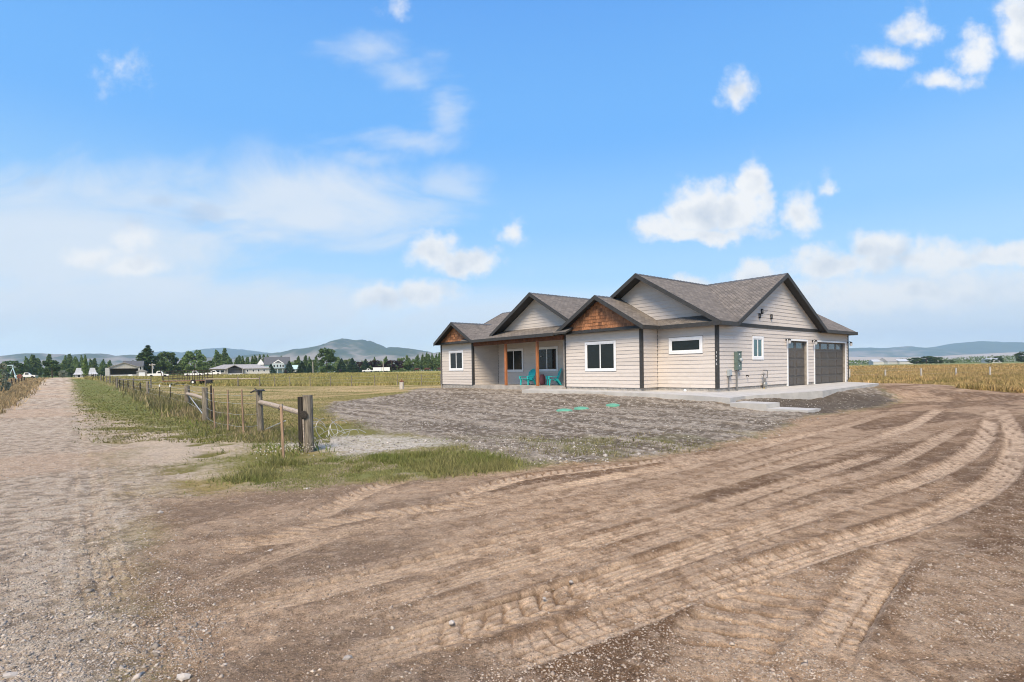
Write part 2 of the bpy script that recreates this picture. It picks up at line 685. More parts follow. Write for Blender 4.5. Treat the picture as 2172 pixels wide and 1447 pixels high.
def hz(x, y):
    a, b = ab(x, y)
    wa = 3.6 + 4.9 * sst(0, 8, b)
    wb = 2.9 + 5.7 * sst(4, 11, a)
    dA = np.maximum(0, -1.2 - a - .9 * sst(-1, 5, b)) / wa
    dB = np.maximum(0, -1.0 - b - .9 * sst(1, 5, a)) / wb
    dL_ = np.maximum(0, b - 20.5) / 5
    dR_ = np.maximum(0, a - 16) / 8
    s = np.clip(1 - np.sqrt(dA ** 2 + dB ** 2 + dL_ ** 2 + dR_ ** 2), 0, 1)
    z = .37 * s * s * (3 - 2 * s)
    r = np.hypot(x, y)
    q = x / np.maximum(r, 1)
    lf = sst(-.52, -.64, q)
    side = 1.25 - .75 * sst(-.2, .5, q)
    z = z + side * (sst(65, 240, r) * (1 - lf) + sst(30, 150, r) * lf)
    return z


def at(px, py, z=None):
    """pixel to ground (or to the level z)"""
    X, Y, Z = ray(px, py)
    zz = np.zeros_like(X) if z is None else z
    for _ in range(1 if z is not None else 25):
        k = (zz - CZ) / np.minimum(Z, -1e-4)
        x, y = X * k, Y * k
        if z is None:
            zz = .5 * zz + .5 * hz(x, y)
    return x, y


def at3(px, py):
    x, y = at(px, py)
    return Vector((float(x), float(y), float(hz(x, y))))


def atd(px, Y):
    """ground point in the column of pixel px at depth Y"""
    x0, y0, z0 = ray(px, 783.4 - (px - 1086) * math.tan(ROLL))
    x = float(x0 / y0 * Y)
    return Vector((x, Y, float(hz(np.array(x), np.array(float(Y))))))


def wpoly(pts, extra=()):
    p = np.array(pts, float)
    x, y = at(p[:, 0], p[:, 1])
    return np.array(list(zip(x, y)) + list(extra))


def inside(x, y, poly):
    r = np.zeros(x.shape, bool)
    n = len(poly)
    for i in range(n):
        x0, y0 = poly[i]
        x1, y1 = poly[(i + 1) % n]
        if y0 == y1:
            continue
        c = ((y0 > y) != (y1 > y)) & (x < (x1 - x0) * (y - y0) / (y1 - y0) + x0)
        r ^= c
    return r


def soft(x, y, poly, r, seed, k=5):
    m = 4 * r + 1.6 * r
    lo, hi = poly.min(0) - m, poly.max(0) + m
    i = np.nonzero((x > lo[0]) & (x < hi[0]) & (y > lo[1]) & (y < hi[1]))[0]
    out = np.zeros(x.shape)
    if len(i):
        out[i] = soft_(x[i], y[i], poly, r, seed, k)
    return out


def soft_(x, y, poly, r, seed, k):
    wob = r * 1.6
    x = x + (fbm(x, y, .9, 3, seed) - .5) * wob * 2
    y = y + (fbm(x, y, .9, 3, seed + 50) - .5) * wob * 2
    g = np.random.default_rng(seed)
    t = 0
    for _ in range(k):
        t = t + inside(x + g.normal(0, r, x.shape), y + g.normal(0, r, x.shape), poly)
    return t / k


def house_pt(a, b):
    q = HC + a * DR + b * DL
    return (q[0], q[1])


Z_ROAD = wpoly([(150, 801), (154, 832), (176, 868), (212, 908), (262, 950), (300, 1000), (325, 1060), (318, 1150), (330, 1260), (420, 1447)],
               [(-.5, -3), (6, -12), (-7, -12), (-9.5, 2.0), (-13, 11)])
Z_ROAD = np.vstack([Z_ROAD, wpoly([(0, 868), (60, 832), (116, 801)])])
Z_DRIVE = wpoly([(330, 1050), (430, 1054), (520, 1034), (640, 1042), (740, 1028), (900, 1017), (1010, 1005), (1100, 997), (1200, 986), (1300, 977), (1400, 967),
                 (1500, 951), (1600, 929), (1660, 909), (1690, 892), (1725, 882), (1800, 873), (1880, 863), (1912, 851), (1893, 838), (1864, 824), (1868, 815),
                 (1950, 818), (2050, 825), (2172, 834)], [(24, 16), (30, 4), (26, -8), (2, -14), (-2.3, -5), (-1.9, 1.2)])
Z_DRIVE = np.vstack([Z_DRIVE, wpoly([(290, 1447), (300, 1250), (310, 1100)])])
Z_YARD = wpoly([(928, 826), (860, 834), (790, 844), (705, 853), (692, 868), (720, 890), (800, 915), (940, 934), (990, 958), (1100, 975), (1190, 984), (1300, 977), (1400, 967),
                (1500, 951), (1600, 929), (1660, 909), (1690, 892), (1725, 882), (1800, 873), (1880, 863), (1912, 851), (1893, 838), (1864, 824), (1866, 815)],
               [house_pt(15, 1), house_pt(14.5, 19.5), house_pt(2, 20.3)])
Z_DARK = wpoly([(1575, 848), (1640, 866), (1725, 882), (1800, 873), (1880, 863), (1914, 851), (1886, 838), (1800, 833), (1740, 830)])
Z_WHITE = wpoly([(575, 934), (620, 926), (670, 930), (760, 924), (860, 929), (935, 936), (945, 946), (860, 953), (780, 963), (730, 969), (690, 957), (640, 950), (590, 950)])
Z_DUST = wpoly([(186, 872), (330, 912), (440, 924), (510, 950), (440, 985), (490, 1012), (545, 1036), (430, 1056), (330, 1052), (290, 1000), (240, 940)])
Z_LUSH = wpoly([(520, 1036), (640, 1040), (740, 1026), (900, 1014), (1010, 1003), (1180, 986), (1000, 962), (940, 950), (850, 956), (780, 966), (700, 976), (600, 985), (470, 1000)])
Z_STRIP = wpoly([(152, 803), (190, 803), (260, 826), (330, 852), (400, 876), (470, 905), (560, 925), (490, 945), (330, 905), (190, 868), (158, 832)])
Z_FARTALL = wpoly([(430, 818.5), (560, 819), (740, 818.5), (900, 816.5), (1000, 815)], [(20, 75), (60, 200), (60, 420), (-420, 420), (-160, 150), (-75, 95), (-42, 72)])
Z_RIGHTF = wpoly([(1840, 812), (1950, 818), (2050, 825), (2172, 834)], [(24, 16.5), (60, 14), (300, 60), (520, 330), (180, 420), (40, 200), (14, 70), house_pt(16, 2)])
Z_RGREEN = wpoly([(1840, 812), (1950, 818), (2050, 825), (2172, 834), (2172, 818), (2050, 812), (1950, 811), (1860, 806)])
Z_VERGE = wpoly([(118, 801), (60, 833), (0, 870)], [(-14, 11), (-30, 16), (-44, 40), (-140, 150), (-160, 190)])


TRACKS = []


def track(pts, w, depth, tread, light=.8, period=.11):
    p = np.array(pts, float)
    x, y = at(p[:, 0], p[:, 1])
    q = np.stack([x, y], 1)
    out = []
    q = np.vstack([2 * q[0] - q[1], q, 2 * q[-1] - q[-2]])
    for i in range(1, len(q) - 2):
        for t in np.linspace(0, 1, 4, endpoint=False):
            a0, a1, a2, a3 = q[i - 1:i + 3]
            out.append(.5 * (2 * a1 + (a2 - a0) * t + (2 * a0 - 5 * a1 + 4 * a2 - a3) * t * t + (3 * a1 - a0 - 3 * a2 + a3) * t ** 3))
    out.append(q[-2])
    TRACKS.append((np.array(out), w, depth, tread, light, period))


track([(1992, 868), (1930, 905), (1800, 948), (1650, 990), (1450, 1046), (1150, 1130), (800, 1222), (480, 1300), (200, 1370)], .30, .020, 'rib', .9)
track([(1900, 872), (1790, 905), (1640, 940), (1480, 985), (1250, 1035), (950, 1095), (650, 1140), (370, 1165)], .30, .018, 'rib', .9)
track([(2122, 868), (2152, 925), (2140, 990), (2070, 1050), (1930, 1110), (1720, 1172), (1500, 1246), (1200, 1350), (950, 1440)], .32, .026, 'block', 1., .12)
track([(2105, 872), (2085, 935), (1990, 1000), (1820, 1058), (1620, 1120), (1400, 1192), (1100, 1290), (800, 1385), (640, 1440)], .30, .022, 'rib', .95)
track([(1925, 1150), (1875, 1205), (1825, 1270), (1775, 1345), (1735, 1447)], .28, .026, 'ladder', 1., .085)
track([(1760, 1205), (1660, 1260), (1560, 1330), (1470, 1447)], .55, .030, 'lug', .55, .19)
track([(1700, 1120), (1580, 1165), (1380, 1240), (1180, 1310)], .26, .018, 'rib', .8)
track([(1560, 958), (1360, 1000), (1150, 1040), (960, 1075), (780, 1095), (600, 1135), (350, 1215)], .30, .016, 'lug', .8, .13)
track([(1690, 925), (1500, 965), (1300, 990), (1120, 1012), (1000, 1045), (900, 1082)], .32, .020, 'chev', .8, .14)
track([(880, 1012), (780, 1040), (700, 1080), (630, 1120)], .34, .020, 'chev', .8, .13)
track([(1880, 960), (1700, 1015), (1500, 1080), (1200, 1165), (900, 1250), (600, 1340)], .26, .016, 'rib', .75)
track([(1780, 935), (1600, 985), (1380, 1050), (1050, 1140), (700, 1225), (400, 1290)], .24, .016, 'block', .8, .1)
track([(2040, 905), (1900, 980), (1720, 1035), (1500, 1110), (1250, 1190), (950, 1285), (700, 1365)], .26, .018, 'rib', .8)
track([(1330, 1215), (1130, 1290), (950, 1350), (760, 1440)], .34, .024, 'chev', .7, .15)
track([(1240, 1010), (1000, 1060), (800, 1110), (560, 1190), (330, 1290)], .22, .012, 'rib', .7)
track([(168, 870), (172, 960), (178, 1060), (190, 1180), (230, 1330)], .30, .010, 'block', .5, .12)
track([(200, 980), (205, 1060), (215, 1150), (260, 1280)], .26, .012, 'ladder', .5, .12)


def apply_tracks(x, y, drive):
    dz = np.zeros_like(x)
    li = np.zeros_like(x)
    ed = np.zeros_like(x)
    groove_shade = np.zeros_like(x)
    sel0 = (np.hypot(x, y) < 40) & (y > 0)
    for k, (q, w, depth, tread, light, per) in enumerate(TRACKS):
        lo, hi = q.min(0) - .6, q.max(0) + .6
        idx = np.nonzero(sel0 & (x > lo[0]) & (x < hi[0]) & (y > lo[1]) & (y < hi[1]))[0]
        if not len(idx):
            continue
        X, Y = x[idx], y[idx]
        best = np.full(len(idx), 9e9)
        sd, ss = np.zeros(len(idx)), np.zeros(len(idx))
        acc = 0.
        for i in range(len(q) - 1):
            d = q[i + 1] - q[i]
            L = np.hypot(*d)
            d = d / L
            rx, ry = X - q[i, 0], Y - q[i, 1]
            t = np.clip(rx * d[0] + ry * d[1], 0, L)
            ex, ey = rx - t * d[0], ry - t * d[1]
            e = ex * ex + ey * ey
            m = e < best
            best[m] = e[m]
            sd[m] = (rx * -d[1] + ry * d[0])[m]
            ss[m] = (acc + t)[m]
            acc += L
        dist = np.sqrt(best)
        h = w / 2
        fade = sst(0, .8, ss) * sst(0, .8, acc - ss)
        fade = fade * (.55 + .8 * fbm(X, Y, 1.1, 2, 300 + k)) * (.55 + .45 * sst(.32, .55, fbm(ss * .5, ss * 0, 1.3, 2, 340 + k)))
        core = sst(h + .03, h - .03, dist) * fade
        berm = np.exp(-((dist - h - .05) / .05) ** 2) * fade
        wob = (fbm(X, Y, .16, 2, 77 + k) - .5) * .05
        s2 = ss + wob
        if tread == 'rib':
            pat = 1 - 2.6 * np.clip(np.cos((sd + wob * .4) * 2 * math.pi / .066), 0, 1) ** 3
        elif tread == 'block':
            pat = 1 - 2.4 * np.maximum(np.clip(np.cos(sd * 2 * math.pi / .085), 0, 1) ** 4, .8 * np.clip(np.cos((s2 + np.abs(sd) * .3) * 2 * math.pi / per), 0, 1) ** 4)
        elif tread == 'ladder':
            pat = 1 - 2.6 * np.where(np.abs(np.abs(sd) - h * .5) < .04, np.clip(np.cos(s2 * 2 * math.pi / per), 0, 1) ** 2, np.clip(np.cos((sd - h * .2) * 2 * math.pi / .09), 0, 1) ** 4)
        elif tread == 'lug':
            pat = 1 - 2.6 * np.clip(np.cos((s2 + sd * .5) * 2 * math.pi / per), 0, 1) ** 2.5
        else:
            pat = 1 - 2.6 * np.clip(np.cos((s2 + np.abs(sd) * .7) * 2 * math.pi / per), 0, 1) ** 2.5
        amp = .012 if tread in ('lug', 'chev') else .009
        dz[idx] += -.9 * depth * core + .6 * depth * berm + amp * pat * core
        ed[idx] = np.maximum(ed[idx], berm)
        groove_shade[idx] = np.maximum(groove_shade[idx], core * np.clip(-pat, 0, 1))
        li[idx] = np.maximum(li[idx], light * core * np.clip(.80 + .20 * pat, .2, 1))  # pale compacted ribbon, with some groove shade worked into its tone
    return dz, li, ed, groove_shade


def lerp(c, t, col):
    return c + (np.array(col) - c) * t[:, None]


def ground_eval(x, y):
    """zones, height and colour of the ground surface"""
    r = np.hypot(x, y)
    road = soft(x, y, Z_ROAD, .35, 1)
    drive = soft(x, y, Z_DRIVE, .16, 2)
    yard = soft(x, y, Z_YARD, .22, 3)
    n_big = fbm(x, y, 3.2, 3, 20)
    n_mid = fbm(x, y, .55, 3, 30)
    n_fin = fbm(x, y, .09, 2, 40)
    z = hz(x, y)
    near = sst(60, 15, r)
    dz, li, ed, groove_shade = apply_tracks(x, y, drive)
    # ---- colour: field grass first
    far = sst(40, 90, r)
    col = np.empty((len(x), 3))
    col[:] = (.135, .125, .042)
    streak = fbm(x * .35 + y * .1, y * 1.6, 1.6, 4, 60)
    tanm = sst(.42, .68, streak * .6 + n_big * .4)
    col = lerp(col, tanm * .75, (.30, .225, .115))
    band = np.exp(-((y + .12 * x - 47) / 13) ** 2)
    col = lerp(col, np.clip(band * sst(.32, .6, streak) * .95, 0, 1), (.36, .265, .145))
    lush = soft(x, y, Z_LUSH, .22, 4)
    strip = soft(x, y, Z_STRIP, .35, 5)
    col = lerp(col, strip, (.125, .135, .045))
    col = lerp(col, strip * sst(.5, .75, n_mid * .5 + n_big * .5), (.21, .18, .085))
    col = lerp(col, lush * .9, (.125, .135, .048))
    col = lerp(col, lush * sst(.46, .62, n_mid), (.25, .205, .14))
    ft = soft(x, y, Z_FARTALL, .5, 6)
    col = lerp(col, ft, (.30, .235, .085))
    col = lerp(col, ft * sst(.45, .65, fbm(x, y * .5, 14, 4, 65)), (.22, .20, .065))
    rf = soft(x, y, Z_RIGHTF, .4, 7)
    col = lerp(col, rf, (.42, .27, .12))
    col = lerp(col, rf * sst(.42, .62, fbm(x * .4, y, 9, 4, 66)), (.19, .155, .052))
    rg = soft(x, y, Z_RGREEN, .5, 8)
    col = lerp(col, rg * .8, (.13, .15, .045))
    vg = soft(x, y, Z_VERGE, .6, 9)
    col = lerp(col, vg * .8, (.30, .21, .12))
    farg = sst(230, 330, r)
    col = lerp(col, farg * .8, (.12, .15, .06))
    z = z + (1 - np.clip(road + drive + yard, 0, 1)) * near * ((n_mid - .5) * .05 + (n_fin - .5) * .015)
    # ---- pale dust beside the road
    dust = soft(x, y, Z_DUST, .35, 10)
    bare = dust * sst(.34, .5, n_mid * .7 + n_big * .3)
    col = lerp(col, bare, (.40, .335, .275))
    z = z + dust * near * (n_mid - .5) * .06
    # ---- yard: loose grey soil with stones
    ga, gb = ab(x, y)
    fur = fbm(ga * 2.2, gb * .22, .9, 4, 71)
    yz = (fbm(x, y, 1.7, 3, 70) - .5) * .12 + (fur - .5) * .10 + (n_mid - .5) * .08 + np.abs(n_fin - .5) * .075
    yc = np.empty_like(col)
    yc[:] = (.19, .16, .132)
    yc = lerp(yc, sst(.5, .64, fur), (.30, .262, .225))
    yc = lerp(yc, sst(.48, .36, fur) * .7, (.125, .103, .085))
    yc = lerp(yc, sst(.58, .7, n_fin), (.33, .30, .27))
    yc = lerp(yc, sst(.52, .36, n_fin) * .5, (.085, .072, .06))
    dark = soft(x, y, Z_DARK, .25, 11)
    yc = lerp(yc, dark * .82, (.068, .056, .047))
    green = sst(.56, .7, fbm(x, y, 1.3, 3, 75)) * sst(13.5, 10.8, y) * .7
    yc = lerp(yc, green, (.14, .14, .06))
    col = col + (yc - col) * yard[:, None]
    z = z + yard * near * yz
    wh = soft(x, y, Z_WHITE, .2, 12)
    col = lerp(col, wh * (1 - .45 * sst(.5, .62, n_fin)), (.43, .39, .345))
    # ---- gravel road
    rc = np.empty_like(col)
    rc[:] = (.385, .315, .255)
    rc = lerp(rc, sst(.5, .68, n_fin) * .7, (.45, .40, .35))
    rc = lerp(rc, sst(.48, .30, n_fin) * .75, (.17, .14, .115))
    rc = lerp(rc, sst(.5, .7, n_big) * .5, (.41, .30, .225))
    col = col + (rc - col) * road[:, None]
    z = z + road * near * ((n_fin - .5) * .022 + (n_mid - .5) * .02)
    # ---- brown drive
    dc = np.empty_like(col)
    al, ac = x * .82 + y * .57, -x * .57 + y * .82
    flow = fbm(al * .30, ac * 1.5, 1.1, 4, 80)
    isl = fbm(al * .22 + 5, ac * .85, 1.0, 3, 83)
    dc[:] = (.325, .236, .17)
    patch = sst(.43, .50, isl + .22 * (n_mid - .5)) * np.clip(1 - 1.5 * li, 0, 1)
    dc = lerp(dc, patch * .95, (.14, .092, .062))
    dc = lerp(dc, sst(.54, .66, flow) * .45, (.22, .145, .094))
    dc = lerp(dc, sst(.46, .36, flow) * .6, (.40, .285, .20))
    rightd = sst(.1, .6, x / np.maximum(r, .1) - .38 + .06 * (n_big - .5)) * sst(16, 9, r)
    dc = lerp(dc, rightd * .75, (.205, .142, .098))
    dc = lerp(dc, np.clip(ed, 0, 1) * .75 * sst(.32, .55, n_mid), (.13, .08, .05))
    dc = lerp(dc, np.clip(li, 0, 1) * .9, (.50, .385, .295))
    dc = lerp(dc, np.clip(groove_shade, 0, 1) * .8, (.15, .10, .068))  # shade of the tread grooves painted into the soil colour
    dc = lerp(dc, sst(.56, .7, n_fin) * .35, (.42, .33, .26))
    dc = lerp(dc, sst(.46, .3, n_fin) * .45, (.13, .082, .053))
    grey = sst(.1, -.25, x / np.maximum(r, .1)) * .35
    dc = lerp(dc, grey, (.32, .25, .195))
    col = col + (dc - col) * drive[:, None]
    loose = 1 - np.clip(li, 0, 1)
    z = z + drive * near * ((n_fin - .5) * .026 * (.35 + .65 * loose) + (n_mid - .5) * .018 * loose + (flow - .5) * .022)
    z = z + dz
    bare_ = np.clip(road + drive + yard * .8 + dust, 0, 1)[:, None]
    col = col * (1 + bare_ * np.array([.20, .14, .02]) + (1 - bare_) * np.array([.22, .20, .12]))
    zone = np.where(drive > .5, 2, np.where(road > .5, 1, np.where(yard > .5, 3, 0)))
    return z, col, zone, dict(road=road, drive=drive, yard=yard, lush=lush, strip=strip, ft=ft, rf=rf, rg=rg, vg=vg, dust=dust, wh=wh, dark=dark, li=li)


def build_ground():
    ang = np.concatenate([np.linspace(-57, 57, 610), np.linspace(58, 302, 50)[1:-1]])
    ang = np.radians(ang)
    rad = [.02, .4, .8, 1.2, 1.6]
    r = 1.9
    while r < 9:
        rad.append(r)
        r *= 1.0023
    while r < 26:
        rad.append(r)
        r *= 1.005
    while r < 90:
        rad.append(r)
        r *= 1.0105
    while r < 7300:
        rad.append(r)
        r *= 1.06
    rad = np.array(rad)
    A, R = np.meshgrid(ang, rad)
    x, y = (np.sin(A) * R).ravel(), (np.cos(A) * R).ravel()
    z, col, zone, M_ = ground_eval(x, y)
    grit = .35 + .65 * np.clip(M_['road'] + M_['drive'] * (1 - .25 * np.clip(M_['li'], 0, 1)) + M_['yard'] + M_['wh'] + .7 * M_['dust'], 0, 1)
    na, nr = len(ang), len(rad)
    i, j = np.meshgrid(np.arange(nr - 1), np.arange(na), indexing='ij')
    jn = (j + 1) % na
    F = np.stack([i * na + j, (i + 1) * na + j, (i + 1) * na + jn, i * na + jn], -1).reshape(-1, 4)[:, ::-1]
    fz = zone[F]
    fz = np.where((fz == 2).sum(1) >= 2, 2, np.where((fz == 1).sum(1) >= 2, 1, np.where((fz == 3).sum(1) >= 2, 3, 0)))
    V = np.stack([x, y, z], 1)
    for k, nm in enumerate(('ground', 'gravel_road', 'driveway', 'yard')):
        f = F[fz == k]
        u, inv = np.unique(f, return_inverse=True)
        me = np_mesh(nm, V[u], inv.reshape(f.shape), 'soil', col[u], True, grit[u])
        tag(link(nm, me), kind='structure')


build_ground()


# ------------------------------------------------------------------ mountains
def hill(name, prof, Y, depth, tan, green, gthr, seed, amp, lowtan=None):
    """a range with its crest following the skyline at distance Y"""
    prof = np.array(prof, float)
    px = np.linspace(prof[0, 0], prof[-1, 0], 240)
    py = np.interp(px, prof[:, 0], prof[:, 1])
    X, Yr, Z = ray(px, py)
    crest = np.maximum(CZ + Z / Yr * Y, 0)
    xs = X / Yr * Y
    v = np.linspace(-1, 1, 61)
    xx = np.repeat(xs[None], 61, 0)
    yy = Y + v[:, None] * depth + 0 * xx
    rise = np.where(v < 0, 1 - np.abs(v) ** 1.25, 1 - np.abs(v) ** 2)[:, None]
    n = fbm(xx, yy, depth * .42, 5, seed)
    ridge = 1 - np.abs(2 * fbm(xx + yy * .2, yy * .55, depth * .30, 4, seed + 5) - 1)
    zz = crest[None] * rise * (1 + (ridge - .62) * amp * (1 - np.exp(-(v[:, None] / .32) ** 2)))
    zz += (fbm(xx, yy, depth * .05, 3, seed + 9) - .5) * crest[None] * .05
    zz = np.where(np.abs(v[:, None]) > .97, -25, zz)
    c = np.empty((xx.size, 3))
    c[:] = tan
    g = sst(gthr - .07, gthr + .07, (n * .55 + ridge * .15 + .3 * np.clip(zz / np.maximum(crest.max(), 1), 0, 1) + .25 * (fbm(xx, yy, depth * .06, 4, seed + 20) - .5))).ravel()
    c = c + (np.array(green) - c) * g[:, None]
    if lowtan is not None:
        lt = sst(.34, .2, zz / np.maximum(crest.max(), 1)).ravel()
        c = c + (np.array(lowtan) - c) * lt[:, None]
    na = 240
    i, j = np.meshgrid(np.arange(60), np.arange(na - 1), indexing='ij')
    F = np.stack([i * na + j, i * na + j + 1, (i + 1) * na + j + 1, (i + 1) * na + j], -1).reshape(-1, 4)
    me = np_mesh(name, np.stack([xx.ravel(), yy.ravel(), zz.ravel()], 1), F, 'hillmat', c, True)
    tag(link(name, me), kind='structure')


hill('mountain', [(430, 792), (480, 768), (540, 752), (575, 749), (605, 747), (640, 740), (665, 736), (690, 731), (705, 726), (717, 721), (728, 718), (738, 719), (746, 723), (753, 725), (760, 721), (767, 720.5),
                  (780, 726), (800, 735), (817, 739), (825, 737), (845, 737), (870, 740), (900, 745), (920, 749), (935, 747), (960, 746), (1010, 752), (1080, 765), (1150, 780)],
     3600, 900, (.25, .215, .18), (.055, .075, .05), .52, 400, .5)
hill('blue_ridge', [(230, 780), (320, 748), (345, 745), (372, 749), (392, 748), (415, 743), (445, 739), (472, 738), (500, 741), (530, 744), (575, 750), (640, 758), (720, 775)],
     6400, 1000, (.16, .18, .15), (.06, .085, .07), .40, 410, .4)
hill('left_hills', [(-500, 775), (-300, 758), (-120, 764), (0, 757), (30, 753), (60, 749.5), (85, 749.5), (108, 753), (135, 758), (155, 754), (180, 750), (198, 750), (215, 756), (235, 759), (252, 756),
                    (275, 752.5), (300, 754), (330, 760), (380, 762), (425, 757), (455, 759), (480, 770), (520, 790)],
     3000, 620, (.245, .215, .19), (.07, .085, .06), .60, 420, .5)
hill('right_range', [(1560, 775), (1700, 745), (1800, 739), (1840, 737.5), (1870, 738.5), (1900, 737.5), (1925, 734.5), (1950, 737.5), (1985, 738), (2010, 735.5), (2035, 730.5), (2058, 725.5), (2085, 723.5),
                     (2110, 726), (2150, 726), (2175, 728), (2280, 722), (2420, 735), (2600, 760)],
     5600, 1100, (.22, .19, .16), (.05, .08, .062), .47, 430, .5)
hill('foothill', [(1500, 772), (1700, 760), (1800, 757), (1900, 758), (1980, 757), (2060, 752), (2120, 749), (2172, 747), (2300, 744), (2500, 765)],
     3900, 600, (.42, .335, .27), (.19, .175, .15), .72, 440, .35)

# ------------------------------------------------------------------ the house
HOUSE = empty('house', (HC[0], HC[1], FZ), math.atan2(DR[1], DR[0]),
              'single storey cream sided house with charcoal trim, shingled gables and two garage doors', 'house')
HH = 2.77
EV = 2.865
OV = .387
S1, W1, W2 = 1.22, 3.067, 4.952
B3 = W1 + W2
A4, B4, B5, PD, LL = -1.421, 16.258, 20.053, 2.098, 15.085
AP = A4 + PD


def P(plane, c0, u, z, out):
    """plane 'a': faces -a at a=c0, u runs along b; plane 'b': faces -b at b=c0, u runs along a"""
    return (c0 - out, u, z) if plane == 'a' else (u, c0 - out, z)


def slab_box(mb, plane, c0, u0, u1, z0, z1, o0, o1):
    p = [P(plane, c0, u0, z0, o0), P(plane, c0, u1, z0, o0), P(plane, c0, u1, z0, o1), P(plane, c0, u0, z0, o1),
         P(plane, c0, u0, z1, o0), P(plane, c0, u1, z1, o0), P(plane, c0, u1, z1, o1), P(plane, c0, u0, z1, o1)]
    mb.hexa(p)


def wall(plane, c0, rects, name='wall', mat='wallback'):
    mb = MB()
    for u0, u1, z0, z1 in rects:
        slab_box(mb, plane, c0, u0, u1, z0, z1, -.15, -.004)
    return mb.build(name, mat, HOUSE)


EXPO = .1775


def board(parent, plane, c0, u0, u1, z0, z1, u0t=None, u1t=None):
    u0t = u0 if u0t is None else u0t
    u1t = u1 if u1t is None else u1t
    lap = .012
    ob, ot = .027, .007
    p = [P(plane, c0, u0, z0, 0), P(plane, c0, u1, z0, 0), P(plane, c0, u1, z0, ob), P(plane, c0, u0, z0, ob),
         P(plane, c0, u0t, z1 + lap, 0), P(plane, c0, u1t, z1 + lap, 0), P(plane, c0, u1t, z1 + lap, ot), P(plane, c0, u0t, z1 + lap, ot)]
    return MB().hexa(p).build('siding_board', 'siding', parent)


def siding(parent, plane, c0, u0, u1, z0, z1, holes=()):
    z, k = z0, 0
    while z < z1 - .02:
        zt = min(z + EXPO, z1)
        segs = [(u0, u1)]
        for h0, h1, g0, g1 in holes:
            if g0 < zt - .012 and g1 > z + .012:
                if g1 < zt - .012:
                    board(parent, plane, c0, h0 + .001, h1 - .001, g1, zt)
                if g0 > z + .012:
                    board(parent, plane, c0, h0 + .001, h1 - .001, z, g0 - .013)
                new = []
                for a, b in segs:
                    if h1 <= a or h0 >= b:
                        new.append((a, b))
                    else:
                        if h0 - a > .02:
                            new.append((a, h0))
                        if b - h1 > .02:
                            new.append((h1, b))
                segs = new
        for a, b in segs:
            cuts = [a]
            x = a + (1.2 + 1.22 * (k % 3))
            while x < b - .5:
                if x > a + .5:
                    cuts.append(x)
                x += 3.66
            cuts.append(b)
            for q0, q1 in zip(cuts[:-1], cuts[1:]):
                board(parent, plane, c0, q0 + .0015, q1 - .0015, z, zt)
        z += EXPO
        k += 1


def gable_siding(parent, plane, c0, c, zr, sl, z0, zoff=.13):
    z = z0
    while z < zr - zoff - .06:
        zt = min(z + EXPO, zr - zoff - .02)
        wb = (zr - zoff - z) / sl
        wt = max((zr - zoff - zt - .012) / sl, .01)
        if wb * 2 > 4.6:
            x = c + random.uniform(-.6, .6)
            board(parent, plane, c0, c - wb, x - .0015, z, zt, c - wt, x - .0015)
            board(parent, plane, c0, x + .0015, c + wb, z, zt, x + .0015, c + wt)
        else:
            board(parent, plane, c0, c - wb, c + wb, z, zt, c - wt, c + wt)
        z += EXPO


def gable_back(plane, c0, c, zr, sl, z0, mat, zoff=.11):
    w = (zr - zoff - z0) / sl
    mb = MB()
    tri = [(c - w, z0), (c + w, z0), (c, zr - zoff)]
    vs = [P(plane, c0, u, z, -.004) for u, z in tri] + [P(plane, c0, u, z, -.1) for u, z in tri]
    mb.add(vs, [(0, 1, 2), (5, 4, 3), (0, 3, 4, 1), (1, 4, 5, 2), (2, 5, 3, 0)])
    return mb.build('gable', mat, HOUSE)


# --- walls with their openings
G1 = (6.80, 9.12)
G2 = (10.12, 14.60)
GT = 2.20
TR = .10
w_right = wall('b', 0, [(.0, G1[0], 0, HH + .1), (G1[1], G2[0], -.13, HH + .1), (G2[1], LL, -.13, HH + .1), (G1[0], G1[1], GT, HH + .1), (G2[0], G2[1], GT, HH + .1)])
siding(w_right, 'b', 0, .10, LL - .10, 0, 2.73,
       [(G1[0] - TR, G1[1] + TR, -1, GT + TR + .02), (G2[0] - TR, G2[1] + TR, -1, GT + TR + .02), (3.03, 4.17, 1.21, 2.36)])
w_fr = wall('a', 0, [(0.005, W1 + .3, 0, HH)])
siding(w_fr, 'a', 0, .10, W1 - .02, 0, HH + .05, [(.67, 2.44, 1.52, 2.32)])
w_fps = wall('b', W1, [(-S1 + .005, 0, 0, HH)])
siding(w_fps, 'b', W1, -S1 + .10, -.03, 0, HH + .05)
w_fp = wall('a', -S1, [(W1 + .005, B3, 0, HH)])
siding(w_fp, 'a', -S1, W1 + .10, B3 - .08, 0, HH, [(4.54, 6.60, .77, 2.30)])
wall('b', B3, [(-S1 + .005, AP, 0, HH)])
w_pb = wall('a', AP, [(B3 - .1, B4, 0, HH + .1)])
siding(w_pb, 'a', AP, B3 + .02, B4 - .03, 0, HH, [(13.64, 15.62, .77, 2.31), (10.48, 12.46, .77, 2.31)])
w_ps = wall('b', B4, [(A4 + .005, AP, 0, HH)])
siding(w_ps, 'b', B4, A4 + .10, AP - .03, 0, HH)
w_lf = wall('a', A4, [(B4 + .005, B5, 0, HH)])
siding(w_lf, 'a', A4, B4 + .10, B5 - .08, 0, HH, [(17.31, 19.09, .91, 2.31)])
wall('b', B5, [(A4, 9.2, -.3, HH)])
mb = MB().box(LL - .15, LL - .003, 0.01, 8.2, -.3, HH)
mb.box(9.0, 9.2, 8.2, B5 - .2, -.3, HH).box(9.2, LL - .2, 8.0, 8.2, -.3, HH)
mb.build('wall', 'siding', HOUSE)

